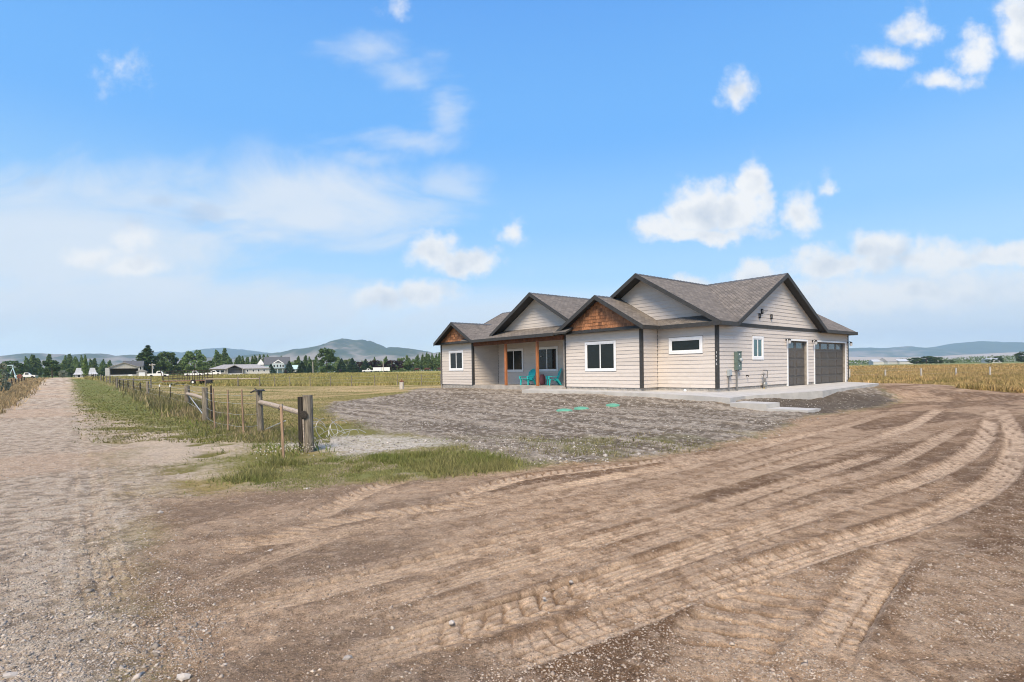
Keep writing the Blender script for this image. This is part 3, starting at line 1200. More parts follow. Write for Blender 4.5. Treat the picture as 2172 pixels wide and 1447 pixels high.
# --- gables
FP = (W1 + W2 / 2, 4.525, (4.525 - EV) / (W2 / 2 + OV))
FG = (3.995, 5.49, (5.49 - EV) / (3.995 + OV))
GG = (5.935, 5.49, (5.49 - EV) / 4.932)
PG = (10.62, 5.29, .575)
LG = ((B4 + B5) / 2, 4.181, (4.181 - EV) / ((B5 - B4) / 2 + OV))
gable_siding(gable_back('a', .3, *FG, 3.14, 'wallback'), 'a', .3, *FG, 3.22)
gable_siding(gable_back('b', 0, *GG, 2.80, 'wallback'), 'b', 0, *GG, 2.90)
gable_siding(gable_back('a', -.75, *PG, 3.16, 'wallback'), 'a', -.75, *PG, 3.25)


def shakes(plane, c0, c, zr, sl, z0):
    g = gable_back(plane, c0, c, zr, sl, z0, 'cedarback')
    meshes = {}
    z = z0 + .01
    ex = .165
    while z < zr - .25:
        w = (zr - .13 - z) / sl
        u = c - w + random.uniform(0, .08)
        while u < c + w - .05:
            k = random.choice((.10, .13, .16, .19, .23))
            hgt = ex + .02
            um = max(abs(u - c), abs(u + k - c))
            lim = zr - .12 - sl * um - z
            if lim > .05:
                h2 = min(hgt, lim)
                q = (k, round(h2, 2))
                if q not in meshes:
                    m = MB()
                    p = [P(plane, 0, 0, 0, 0), P(plane, 0, k - .007, 0, 0), P(plane, 0, k - .007, 0, .03), P(plane, 0, 0, 0, .03),
                         P(plane, 0, 0, h2, 0), P(plane, 0, k - .007, h2, 0), P(plane, 0, k - .007, h2, .010), P(plane, 0, 0, h2, .010)]
                    meshes[q] = m.hexa(p).mesh('cedar_shake', 'cedar')
                o = link('cedar_shake', meshes[q], g)
                o.location = P(plane, c0, u, z + random.uniform(-.012, .012), random.uniform(0, .004))
            u += k
        z += ex
    return g


shakes('a', -S1, *FP, 2.90)
shakes('a', A4, *LG, 2.90)


# --- roofs
def slab(name, quad, th=.10, uv_o=(0, 0)):
    """sloping slab from the top quad (eave0, eave1, ridge1, ridge0), shingles above, soffit below"""
    q = [Vector(v) for v in quad]
    vs = [tuple(v) for v in q] + [(v.x, v.y, v.z - th) for v in q]
    me = bpy.data.meshes.new(name)
    me.from_pydata(vs, [], [(0, 1, 2, 3), (7, 6, 5, 4), (0, 4, 5, 1), (1, 5, 6, 2), (2, 6, 7, 3), (3, 7, 4, 0)])
    me.materials.append(MATS['shingle'])
    me.materials.append(MATS['soffit'])
    if me.polygons[0].normal.z < 0:
        me.flip_normals()
    for p in me.polygons:
        p.material_index = 0 if p.index == 0 else 1
    e = (q[1] - q[0]).normalized()
    s_ = (q[3] - q[0])
    s_ = (s_ - e * s_.dot(e)).normalized()
    uvl = me.uv_layers.new(name='UVMap')
    for lp in me.loops:
        v = me.vertices[lp.vertex_index].co - q[0]
        uvl.data[lp.index].uv = (v.dot(e) + uv_o[0], v.dot(s_) + uv_o[1])
    return link(name, me, HOUSE)


def ridge_caps(axis, c, lo, hi, z):
    mb = MB()
    x = lo
    while x < hi:
        x1 = min(x + .3, hi)
        w, d = .16, .10
        if axis == 'a':
            mb.add([(x, c - w, z - d + .025), (x1, c - w, z - d + .015), (x1, c, z + .012), (x, c, z + .03), (x, c + w, z - d + .025), (x1, c + w, z - d + .015)],
                   [(0, 1, 2, 3), (3, 2, 5, 4), (0, 3, 4)])
        else:
            mb.add([(c - w, x, z - d + .025), (c - w, x1, z - d + .015), (c, x1, z + .012), (c, x, z + .03), (c + w, x, z - d + .025), (c + w, x1, z - d + .015)],
                   [(3, 2, 1, 0), (4, 5, 2, 3), (4, 3, 0)])
        x += .29
    mb.build('ridge_cap', 'roofdark', HOUSE)


def gable_roof(axis, c, zr, sl, lo, hi, sides=(1, 1), caps=True, half=None):
    h = half or (zr - EV) / sl
    ze = zr - h * sl
    for sgn, on in zip((-1, 1), sides):
        if not on:
            continue
        if axis == 'a':
            slab('roof', [(lo, c + sgn * h, ze), (hi, c + sgn * h, ze), (hi, c, zr), (lo, c, zr)], uv_o=(random.random() * 3, 0))
        else:
            slab('roof', [(c + sgn * h, lo, ze), (c + sgn * h, hi, ze), (c, hi, zr), (c, lo, zr)], uv_o=(random.random() * 3, 0))
    if caps:
        ridge_caps(axis, c, lo, hi, zr)


def rake(plane, c0, c, zr, sl, half, sides=(1, 1), hgt=.19):
    """fascia boards along the sloping edges of a gable"""
    for sgn, on in zip((-1, 1), sides):
        if not on:
            continue
        u1 = c + sgn * half
        z1 = zr - half * sl
        mb = MB()
        a, b = (c, zr), (u1, z1)
        t0, t1 = .02, -hgt
        p = []
        for zo in (t1, t0):
            for o in (.002, .036):
                pass
        pts = [(a[0], a[1] + t1), (b[0], b[1] + t1), (b[0], b[1] + t0), (a[0], a[1] + t0)]
        vs = [P(plane, c0, u, z, .002) for u, z in pts] + [P(plane, c0, u, z, .038) for u, z in pts]
        mb.add(vs, [(0, 1, 2, 3), (7, 6, 5, 4), (0, 4, 5, 1), (1, 5, 6, 2), (2, 6, 7, 3), (3, 7, 4, 0)])
        mb.build('rake_board', 'charcoal', HOUSE)


gable_roof('a', FP[0], FP[1], FP[2], -S1 - OV, 1.0)
rake('a', -S1 - OV, *FP, W2 / 2 + OV)
gable_roof('a', FG[0], FG[1], FG[2], -OV, 5.9, sides=(0, 1))
slab('roof', [(-OV, -OV, EV), (1.003, -OV, EV), (5.93, FG[0], FG[1]), (-OV, FG[0], FG[1])])
rake('a', -OV, *FG, FG[0] + OV)
gable_roof('b', GG[0], GG[1], GG[2], -OV, 4.6, sides=(0, 1))
slab('roof', [(1.02, -OV, EV + .009), (1.03, -OV + .01, EV + .014), (GG[0], 4.2, GG[1]), (GG[0], -OV, GG[1])])
rake('b', -OV, *GG, 4.932)
gable_roof('a', PG[0], PG[1], PG[2], -1.40, 5.6, (0, 1), half=3.85)
gable_roof('a', PG[0], PG[1], PG[2], -1.40, 5.6, (1, 0), False, half=3.1)
rake('a', -1.40, *PG, 3.02, (1, 0))
rake('a', -1.40, *PG, 3.80, (0, 1))
gable_roof('a', LG[0], LG[1], LG[2], A4 - OV, 4.0)
rake('a', A4 - OV, *LG, (B5 - B4) / 2 + OV)
gable_roof('b', 4.45, 5.35, .5, 4.2, B5 + OV)
rake('b', B5 + OV + .04, 4.45, 5.35, .5, 4.97)
slab('roof', [(-OV, -OV + .09, EV), (-OV, 4.6, EV), (.42, 4.6, EV + .45), (.42, .50, EV + .45)])
slab('roof', [(A4 - OV, 7.4, EV - .004), (A4 - OV, 17.2, EV - .004), (1.6, 17.2, EV + 1.53), (1.6, 7.4, EV + 1.53)])
slab('roof', [(10.86, -OV, EV - .003), (LL + OV, -OV, EV - .003), (LL + OV, 4.0, 5.46), (6.05, 4.0, 5.46)])
slab('roof', [(8.2, 8.39, EV), (LL + OV, 8.39, EV), (LL + OV, 4.0, 5.46), (8.2, 4.0, 5.46)])


def trim(name, boxes, mat='charcoal', parent=None):
    mb = MB()
    for b in boxes:
        mb.box(*b)
    return mb.build(name, mat, parent or HOUSE)


FT, FB = EV + .012, EV - .165                      # fascia top and bottom
trim('fascia', [(-S1 - OV, -.42, W1 - OV - .036, W1 - OV - .002, FB, FT)])
trim('fascia', [(-OV - .036, -OV - .002, -OV + .05, W1 - OV - .05, FB, FT)])
trim('fascia', [(-OV + .003, 1.03, -OV - .036, -OV - .002, FB, FT)])
trim('fascia', [(A4 - OV - .036, A4 - OV - .002, B3 + OV - .1, B4 - OV + .1, FB, FT)])
trim('fascia', [(10.84, LL + OV, -OV - .036, -OV - .002, FB, FT)])
trim('fascia', [(LL + OV + .002, LL + OV + .036, -OV, 8.3, FB, FT)])
for bx_ in ((-OV, -.03, -OV, W1 - OV, FB + .03, FB + .045), (-.03, 1.1, -OV, -.03, FB + .028, FB + .043), (10.8, LL + OV, -OV, -.03, FB + .026, FB + .041)):
    trim('soffit', [bx_], 'soffit')
for bx_ in ((-S1 - OV, -OV - .04, W1 - OV, W1 - .03, FB + .03, FB + .045), (A4 - OV, AP, B3, B4, HH - .02, HH - .005)):
    trim('soffit', [bx_], 'soffit')
for bx_ in ((A4 - OV, A4 - .03, B4 - OV, B5 + OV, EV - .13, EV - .115), (-S1 - OV, -S1 - .03, W1 - OV, B3 + OV, EV - .13, EV - .115)):
    trim('soffit', [bx_], 'soffit')
# gable belts and cornice returns
trim('belt_board', [(-S1 - .05, -S1 - .0305, W1 - .05, B3 + .05, 2.755, 2.905)])
trim('belt_board', [(A4 - .05, A4 - .0305, B4 - .05, B5 + .05, 2.755, 2.905)])
trim('belt_board', [(1.0, 10.9, -.05, -.0305, 2.735, 2.895)])
# corner boards (two leaves each)


def corner(a, b, sa=1, sb=1, z1=HH + .02):
    mb = MB()
    if sa:
        mb.box(a - .036, a - .001, b - .036, b + .10 * sa, -.01, z1)
    if sb:
        mb.box(a - .0005, a + .10 * sb, b - .036, b - .001, -.01, z1)
    return mb.build('corner_board', 'charcoal', HOUSE)


cb = corner(0, 0)
corner(-S1, W1)
corner(A4, B4)
MB().box(-S1 - .036, -S1 - .001, B3 - .08, B3 + .02, -.01, HH).build('corner_board', 'charcoal', HOUSE)
MB().box(A4 - .036, A4 - .001, B5 - .08, B5 + .02, -.01, HH).build('corner_board', 'charcoal', HOUSE)
MB().box(LL - .10, LL + .02, -.036, -.001, -.01, HH).build('corner_board', 'charcoal', HOUSE)
MB().box(-.03, -.002, W1 - .028, W1 - .002, -.01, HH).build('corner_board', 'charcoal', HOUSE)
MB().box(AP - .03, AP - .002, B4 - .028, B4 - .002, -.01, HH).build('corner_board', 'charcoal', HOUSE)

# house number on the corner board, one white digit under another
for i, ch in enumerate('1175'):
    cu = bpy.data.curves.new('number', 'FONT')
    cu.body = ch
    cu.size = .135
    cu.extrude = .003
    cu.align_x = 'CENTER'
    to = bpy.data.objects.new('number', cu)
    COL.objects.link(to)
    bpy.context.view_layer.update()
    me = bpy.data.meshes.new_from_object(to.evaluated_get(bpy.context.evaluated_depsgraph_get()))
    bpy.data.objects.remove(to)
    me.materials.append(MATS['white'])
    o = link('house_number', me, cb)
    o.matrix_local = Matrix(((0, 0, -1, -.040), (-1, 0, 0, .030), (0, 1, 0, 1.50 - i * .165), (0, 0, 0, 1)))


# --- windows
def window(plane, c0, u0, u1, z0, z1, panes=2, glass='glassdark', tw=.10):
    e = empty('window', P(plane, c0, (u0 + u1) / 2, z0, 0))
    e.parent = HOUSE
    L = e.location

    def bl(mb, a, b, c, d, o0, o1):
        p = [P(plane, c0, a, c, o0), P(plane, c0, b, c, o0), P(plane, c0, b, c, o1), P(plane, c0, a, c, o1),
             P(plane, c0, a, d, o0), P(plane, c0, b, d, o0), P(plane, c0, b, d, o1), P(plane, c0, a, d, o1)]
        mb.hexa([tuple(Vector(q) - L) for q in p])
    m = MB()
    bl(m, u0, u1, z1 - tw, z1, 0, .036)
    bl(m, u0, u1, z0, z0 + tw * 1.05, 0, .038)
    bl(m, u0, u0 + tw, z0 + tw * 1.05, z1 - tw, 0, .036)
    bl(m, u1 - tw, u1, z0 + tw * 1.05, z1 - tw, 0, .036)
    m.build('trim', 'white', e)
    i0, i1, j0, j1 = u0 + tw, u1 - tw, z0 + tw * 1.05, z1 - tw
    fw = .045
    m = MB()
    bl(m, i0, i1, j1 - fw, j1, -.01, .02)
    bl(m, i0, i1, j0, j0 + fw, -.01, .02)
    bl(m, i0, i0 + fw, j0 + fw, j1 - fw, -.01, .02)
    bl(m, i1 - fw, i1, j0 + fw, j1 - fw, -.01, .02)
    mid = (i0 + i1) / 2
    if panes == 2:
        bl(m, mid - .03, mid + .03, j0 + fw, j1 - fw, -.01, .017)
    m.build('sash', 'vinyl', e)
    spans = [(i0 + fw, i1 - fw)] if panes == 1 else [(i0 + fw, mid - .03), (mid + .03, i1 - fw)]
    for a, b in spans:
        g = MB()
        bl(g, a, b, j0 + fw, j1 - fw, -.003, .002)
        g.build('pane', glass, e)
    return e


window('b', 0, 3.05, 4.15, 1.23, 2.34, 2, 'glassteal', .115)
window('a', 0, .69, 2.42, 1.54, 2.30, 1, 'glassdark', .115)
window('a', -S1, 4.56, 6.58, .79, 2.28)
window('a', AP, 13.66, 15.60, .79, 2.29)
window('a', AP, 10.50, 12.44, .79, 2.29)
window('a', A4, 17.33, 19.07, .93, 2.29, tw=.115)


# --- garage doors
def garage(u0, u1, ncol):
    e = empty('garage_door', (u0, .12, -.13))
    e.parent = HOUSE
    w, h, rows = u1 - u0, GT + .13, 5
    sh = h / rows
    cw = w / ncol
    for r in range(rows):
        m = MB()
        z0, z1 = r * sh + .004, (r + 1) * sh - .004
        if r < rows - 1:
            m.box(.0, w, 0, .04, z0, z1)
            for c in range(ncol):
                x0, x1 = c * cw + cw * .10, (c + 1) * cw - cw * .10
                n = 6 if ncol > 3 else 6
                bw = (x1 - x0) / n
                for k in range(n):
                    m.box(x0 + k * bw + .018, x0 + (k + 1) * bw - .018, -.024, -.0005, z0 + .06, z1 - .06)
            m.build('door_section', 'doorgrey', e)
        else:
            wz0, wz1 = z0 + .09, z1 - .07
            m.box(0, w, 0, .04, z0, wz0).box(0, w, 0, .04, wz1, z1)
            xs = [0.]
            for c in range(ncol):
                xs += [c * cw + cw * .11, (c + 1) * cw - cw * .11]
            xs.append(w)
            for k in range(0, len(xs), 2):
                m.box(xs[k], xs[k + 1], .0005, .0395, wz0 + .0005, wz1 - .0005)
            m.build('door_section', 'doorgrey', e)
            for k in range(1, len(xs) - 1, 2):
                MB().box(xs[k] + .001, xs[k + 1] - .001, .012, .022, wz0 + .001, wz1 - .001).build('pane', 'glassblue', e)
    m = MB()
    m.box(-TR, -.001, -.16, .04, 0, h + TR).box(w + .001, w + TR, -.16, .04, 0, h + TR).box(-.0005, w + .0005, -.16, .04, h + .001, h + TR)
    m.build('door_trim', 'white', e)
    MB().box(0, w, -.02, .02, -.01, .003).build('weather_strip', 'black', e)


garage(*G1, 2)
garage(*G2, 4)


def wall_lamp(u, z):
    e = empty('wall_lamp', (u, -.03, z))
    e.parent = HOUSE
    MB().lathe([(.055, 0), (.055, .02), (.04, .03)], n=12).build('backplate', 'black', e).rotation_euler = (math.pi / 2, 0, 0)
    MB().path([(0, -.02, 0), (0, -.07, .06), (0, -.13, .07), (0, -.17, .03)], .012).build('arm', 'black', e)
    MB().lathe([(.03, .02), (.05, 0), (.085, -.05), (.09, -.07)], (0, -.17, .03), 14).build('cap', 'black', e, True)
    MB().lathe([(.07, -.075), (.078, -.12), (.075, -.20), (.05, -.23)], (0, -.17, .03), 14).build('lamp_shade', 'white', e, True)
    m = MB().lathe([(.084, -.108), (.084, -.122)], (0, -.17, .03), 14)
    m.lathe([(.084, -.155), (.084, -.168)], (0, -.17, .03), 14)
    m.build('band', 'black', e)


wall_lamp(6.56, 2.24)
wall_lamp(9.80, 2.24)
wall_lamp(14.98, 2.24)

# --- foundation, porch
f = MB()
f.box(.03, G1[0] - .02, .03, .2, -.6, -.004).box(.03, .2, .2, W1 + .2, -.6, -.004).box(-S1 + .03, -S1 + .2, W1 + .05, B3 - .05, -.6, -.004)
f.box(-S1 + .21, .02, W1 + .03, W1 + .2, -.6, -.004).box(A4 + .03, A4 + .2, B4 + .05, B5 - .05, -.6, -.004).box(A4 + .21, AP, B4 + .03, B4 + .2, -.6, -.004)
f.box(G2[1] + .12, LL - .02, .03, .2, -.6, -.132)
fo = f.build('foundation', 'block', HOUSE)
blk = {}
for plane, c0, u0, u1 in (('b', .03, .05, 6.66), ('a', .03, .05, W1 - .02), ('a', -S1 + .03, W1 + .05, B3 - .05), ('a', A4 + .03, B4 + .05, B5 - .05)):
    u = u0
    while u < u1 - .05:
        k = round(min(.397, u1 - u), 3)
        for row in range(2):
            if (plane, k) not in blk:
                m = MB()
                slab_box(m, plane, 0, 0, k - .010, 0, .19, .001, .016)
                blk[plane, k] = m.mesh('concrete_block', 'block')
            o = link('concrete_block', blk[plane, k], fo)
            o.location = P(plane, c0, u, -.205 - .2 * row, random.uniform(-.003, .002))
        u += .407
MB().box(A4 - .02, AP, B3 + .01, B4 - .01, -.6, -.006).build('porch_slab', 'slab', HOUSE)
MB().box(A4 + .02, A4 + .18, B3 + .02, B4 - .02, 2.50, HH - .03).build('porch_beam', 'beam', HOUSE)
for b in (12.97, 10.13):
    m = MB()
    c = .012
    x0, x1, y0, y1 = A4 + .03, A4 + .17, b - .07, b + .07
    m.prism([(x0 + c, y0), (x1 - c, y0), (x1, y0 + c), (x1, y1 - c), (x1 - c, y1), (x0 + c, y1), (x0, y1 - c), (x0, y0 + c)], 2, 0, 2.50)
    m.build('porch_post', 'post', HOUSE)
# round doorbell light seen in the porch window
MB().lathe([(.035, 0), (.035, .01), (.02, .02)], n=12).build('porch_light', 'white', HOUSE).matrix_local = Matrix(((0, 0, -1, AP - .045), (0, 1, 0, 11.95), (1, 0, 0, 1.72), (0, 0, 0, 1)))

# --- fittings on the garage side wall
e = empty('electric_panel', (1.36, -.03, .77))
e.parent = HOUSE
MB().box(0, .36, -.16, 0, 0, .82).box(-.01, .37, -.18, -.155, .80, .835).build('cabinet', 'panelgreen', e)
MB().box(.03, .33, -.172, -.1605, .42, .76).box(.03, .33, -.17, -.1605, .04, .39).build('cover', 'panelgreen', e)
m = MB().lathe([(.085, 0), (.085, .05), (.07, .09), (.03, .10)], n=16)
o = m.build('meter_glass', 'plasticgrey', e, True)
o.rotation_euler = (math.pi / 2, 0, 0)
o.location = (.22, -.165, .45)
MB().box(.12, .19, -.176, -.1725, .68, .73).box(.12, .17, -.174, -.1705, .16, .20).build('label_plate', 'white', e)
MB().tube((.07, -.08, 0), (.07, -.08, -1.02), .035).build('conduit', 'pipe', e)
MB().path([(.22, -.08, 0), (.23, -.09, -.06), (.30, -.06, -.10), (.36, -.04, -.2), (.35, -.04, -.28)], .012).build('cable', 'pipe', e)
MB().path([(.12, -.06, -.55), (.2, -.05, -.66), (.3, -.05, -.73), (.42, -.04, -.76)], .007).build('cable', 'pvc', e)
e = empty('telephone_box', (.72, -.03, .52))
e.parent = HOUSE
MB().box(0, .22, -.11, 0, 0, .27).box(.01, .21, -.125, -.111, .03, .25).build('cabinet', 'plasticgrey', e)
MB().box(.16, .25, -.12, -.02, -.03, .02).build('socket', 'black', e)
MB().tube((.06, -.05, 0), (.06, -.05, -.80), .028).tube((.06, -.05, 0), (.06, -.05, -.12), .045, .03).build('conduit', 'pipe', e)
e = empty('gas_meter', (3.92, -.12, -.2))
e.parent = HOUSE
m = MB()
m.lathe([(.10, 0), (.14, .05), (.145, .18), (.12, .24), (.07, .26)], (.10, -.02, .10), 14, 1., .7)
m.build('meter', 'metalgrey', e, True)
MB().lathe([(.055, 0), (.06, .02), (.06, .05), (.03, .07)], (0, 0, 0), 12).build('regulator', 'pipe', e, True).location = (-.03, -.02, .70)
MB().path([(-.03, -.02, -.2), (-.03, -.02, .72)], .018).path([(-.02, -.02, .60), (.05, -.02, .50), (.06, -.02, .34)], .016).path(
    [(.15, -.02, .34), (.16, -.02, .50), (.20, -.02, .56), (.34, -.02, .56), (.36, -.02, .60), (.36, -.02, .88), (.33, -.02, .92), (.14, -.02, .92), (.12, .06, .92)], .018).build('pipe', 'pipe', e)
MB().tube((-.04, -.04, -.1), (-.04, -.04, .09), .03).build('riser_sleeve', 'yellow', e)
e = empty('hose_tap', (2.45, -.03, .50))
e.parent = HOUSE
MB().tube((0, 0, 0), (0, -.10, 0), .03, .02).tube((0, -.08, .0), (0, -.10, -.06), .018).build('spout', 'black', e)
MB().lathe([(.03, 0), (.03, .012)], (0, -.12, .0), 10).build('handle', 'black', e)
for u, z in ((3.95, 3.53), (3.71, 3.31), (4.91, 3.32)):
    e = empty('gable_bracket', (u, -.028, z))
    e.parent = HOUSE
    MB().box(-.03, .03, -.02, 0, -.12, .12).box(-.03, .07, -.07, -.02, .06, .12).box(-.03, .07, -.07, -.02, -.12, -.06).build('bracket', 'black', e)
    MB().tube((.06, -.05, -.07), (.06, -.05, .07), .02).build('spool', 'black', e)
MB().path([(4.02, -.08, 3.55), (4.3, -.06, 3.58), (4.5, -.04, 3.6), (4.58, -.03, 3.63)], .008).build('cable', 'pipe', HOUSE)

# ------------------------------------------------------------------ walk and steps
tops = [(1107, 827.5, .50), (1245, 830.5, .495), (1383, 834.5, .485), (1470, 839, .44), (1549, 844, .40), (1581, 840, .40), (1660, 834.6, .435), (1745, 829, .465), (1820, 819, .485), (1864, 813, .49)]
top = []
for px, py, z in tops:
    x, y = at(px, py, z)
    top.append((float(x), float(y), z))
inner = []
for a, b, z in ((LL - .02, .06, .495), (G1[0], .10, .49), (.06, .06, .43), (.06, W1, .48), (-S1 + .06, W1 + .05, .49), (-S1 + .06, B3 + .02, .50), (A4 - .03, B3 + .4, .505), (A4 - .03, 10.6, .505)):
    x, y = house_pt(a, b)
    inner.append((x, y, z))
ring = top + inner
n = len(ring)
bm = bmesh.new()
vt = [bm.verts.new(v) for v in ring]
vb = [bm.verts.new((v[0], v[1], v[2] - .42)) for v in ring]
fc = bm.faces.new(vt)
for i in range(n):
    bm.faces.new((vt[i], vb[i], vb[(i + 1) % n], vt[(i + 1) % n]))
bmesh.ops.triangulate(bm, faces=[fc])
bmesh.ops.recalc_face_normals(bm, faces=bm.faces)
me = bpy.data.meshes.new('concrete_walk')
bm.to_mesh(me)
bm.free()
me.materials.append(MATS['concrete'])
tag(link('concrete_walk', me), kind='structure')
st_ = empty('concrete_steps', (*house_pt(-2.4, -2.1), 0), HOUSE.rotation_euler[2], 'two broad poured concrete steps going down from the walk corner to the drive', 'steps')
MB().box(-.50, .50, -1.36, -.02, -.25, .245).build('step', 'concrete', st_)
MB().box(-.52, .53, -2.72, -1.365, -.35, .085).build('step', 'concrete', st_)

# ------------------------------------------------------------------ things on the porch and in the yard
RZ = HOUSE.rotation_euler[2]


def adirondack(a, b, rz, label):
    x, y = house_pt(a, b)
    e = empty('garden_chair', (x, y, FZ), rz, label, 'chair', 'turquoise chairs on the porch')
    # faces +Y locally
    for s in (-1, 1):
        m = MB()
        m.prism([(.36, 0), (.30, .0), (.24, .37), (.34, .37)], 0, s * .31 - .025, s * .31 + .025)
        m.build('leg', 'teal', e)
        m = MB()
        m.prism([(-.42, 0), (-.34, 0), (-.12, .30), (-.02, .36), (-.10, .40), (-.24, .33)], 0, s * .27 - .02, s * .27 + .02)
        m.build('leg', 'teal', e)
        m = MB()
        m.prism([(s * .25, .40), (s * .40, .40), (s * .42, .30), (s * .38, -.22), (s * .28, -.24), (s * .25, -.1)], 2, .505, .535)
        m.prism([(.40, .36), (.34, .36), (.30, .51), (.40, .51)], 0, s * .33 - .03, s * .33 + .03)
        m.build('armrest', 'teal', e)
    for k in range(5):
        t = k / 4
        MB().hexa([(-.27, .34 - .11 * k, .37 - .03 * k), (.27, .34 - .11 * k, .37 - .03 * k), (.27, .25 - .11 * k, .345 - .03 * k), (-.27, .25 - .11 * k, .345 - .03 * k),
                   (-.27, .34 - .11 * k, .39 - .03 * k), (.27, .34 - .11 * k, .39 - .03 * k), (.27, .25 - .11 * k, .365 - .03 * k), (-.27, .25 - .11 * k, .365 - .03 * k)]).build('seat_slat', 'teal', e)
    for k in range(7):
        u = (k - 3) / 3
        top_ = .98 - .16 * abs(u) ** 2.2
        hw = .034
        x0, x1 = u * .19 - hw, u * .19 + hw
        x0t, x1t = u * .255 - hw * 1.25, u * .255 + hw * 1.25

        def bk(z):
            return -.16 - (z - .25) * .36 - .03 * (1 - u * u)
        zt2 = top_ - .03 * (1 if u > 0 else -1) * (0 if k == 3 else 1)
        m = MB()
        m.hexa([(x0, bk(.25), .25), (x1, bk(.25), .25), (x1, bk(.25) - .02, .25), (x0, bk(.25) - .02, .25),
                (x0t, bk(top_), top_ - (.02 if u < 0 else 0)), (x1t, bk(top_), top_ - (.02 if u > 0 else 0)), (x1t, bk(top_) - .02, top_ - (.02 if u > 0 else 0)), (x0t, bk(top_) - .02, top_ - (.02 if u < 0 else 0))])
        m.build('back_slat', 'teal', e)
    MB().box(-.25, .25, -.30, -.27, .52, .58).build('back_rail', 'teal', e)
    return e


adirondack(-.15, 12.28, RZ + math.radians(94), 'turquoise plastic garden chair left of the right porch post, facing the yard')
adirondack(.05, 10.25, RZ + math.radians(58), 'turquoise plastic garden chair right of the right porch post, seen from its side')
x, y = house_pt(.2, 11.4)
v = MB().lathe([(.10, 0), (.15, .04), (.18, .18), (.185, .34), (.16, .50), (.12, .58), (.10, .60), (.115, .63), (.09, .63)], n=18).build('urn', 'maroon', None, True)
v.location = (x, y, FZ)
tag(v, 'dull maroon urn standing on the porch between the turquoise chairs', 'urn')

for px, py, r, lab in ((1197, 874, .30, 'round green septic lid in the soil, leftmost of the three'),
                       (1233, 869.5, .29, 'round green septic lid in the soil, middle of the three'),
                       (1300, 862.5, .28, 'round green septic lid in the soil, rightmost of the three and nearest the steps')):
    p = at3(px, py)
    e = empty('septic_lid', (p.x, p.y, p.z + .02), random.random(), lab, 'lid', 'green septic lids in the yard')
    MB().lathe([(r, -.15), (r, .03), (r * .97, .05), (r * .6, .085), (r * .2, .10), (.02, .105)], n=28).build('cover', 'lid', e, True)
    m = MB()
    for k in range(8):
        t = k * math.pi / 4
        m.tube((math.cos(t) * r * .25, math.sin(t) * r * .25, .094), (math.cos(t) * r * .93, math.sin(t) * r * .93, .052), .012, .012, 5)
    m.build('rib', 'lid', e)
    m = MB()
    for k in range(4):
        t = k * math.pi / 2 + .4
        m.lathe([(.02, .0), (.02, .02)], (math.cos(t) * r * .9, math.sin(t) * r * .9, .05), 6)
    m.build('bolt', 'metalgrey', e)
x, y = house_pt(-.55, 1.25)
e = empty('drain_cap', (x, y, .40), 0, 'white plastic drain pipe cap beside the front right wall', 'pipe')
MB().tube((0, 0, -.1), (0, 0, .12), .055, .055, 14).build('pipe', 'pvc', e)
MB().lathe([(.065, .10), (.065, .15), (.05, .17), (.02, .175)], n=14).box(-.02, .02, -.02, .02, .17, .19).build('cap', 'pvc', e)

# ------------------------------------------------------------------ fences
UP = Vector((0, 0, 1))


def wood_post(parent, p, h, r, mat='oldwood', lean=(0, 0), n=12, name='post'):
    p = Vector(p)
    b = p + Vector((0, 0, -.25))
    t = p + Vector((lean[0] * h, lean[1] * h, h))
    m = MB()
    seg = 4
    for k in range(seg):
        q0, q1 = b.lerp(t, k / seg), b.lerp(t, (k + 1) / seg)
        m.tube(q0, q1, r * (1.03 - .06 * k / seg), r * (1.03 - .06 * (k + 1) / seg), n, caps=(k in (0, seg - 1)))
    return m.build(name, mat, parent, False)


def t_post(parent, p, h):
    p = Vector(p)
    m = MB()
    m.box(p.x - .022, p.x + .022, p.y - .004, p.y + .004, p.z - .2, p.z + h)
    m.box(p.x - .004, p.x + .004, p.y - .03, p.y - .0045, p.z - .2, p.z + h)
    m.build('post', 'tpost', parent)
    MB().box(p.x - .026, p.x + .026, p.y - .034, p.y + .008, p.z + h - .13, p.z + h + .005).build('post_tip', 'pvc', parent)


def wires(parent, pts, hs, r=.0035):
    for h in hs:
        m = MB()
        for a, b in zip(pts[:-1], pts[1:]):
            a, b = Vector(a) + UP * h, Vector(b) + UP * h
            mid = a.lerp(b, .5) - UP * (.012 + .004 * (b - a).length)
            m.tube(a, mid, r, r, 4, False).tube(mid, b, r, r, 4, False)
        m.build('wire', 'wire', parent)


def at3h(px, py, pt):
    """foot of a post and its height from the pixel row of its top"""
    p = at3(px, py)
    return p, (py - pt) / FPX * p.y


# near corner brace
pA, hA = at3h(652, 958, 838)
pB, hB = at3h(553, 915, 829)
e = empty('fence_brace', pA, 0, 'weathered corner fence brace: two stout posts joined by a bare pole rail', 'fence')


def rel(e, p):
    return Vector(p) - e.location


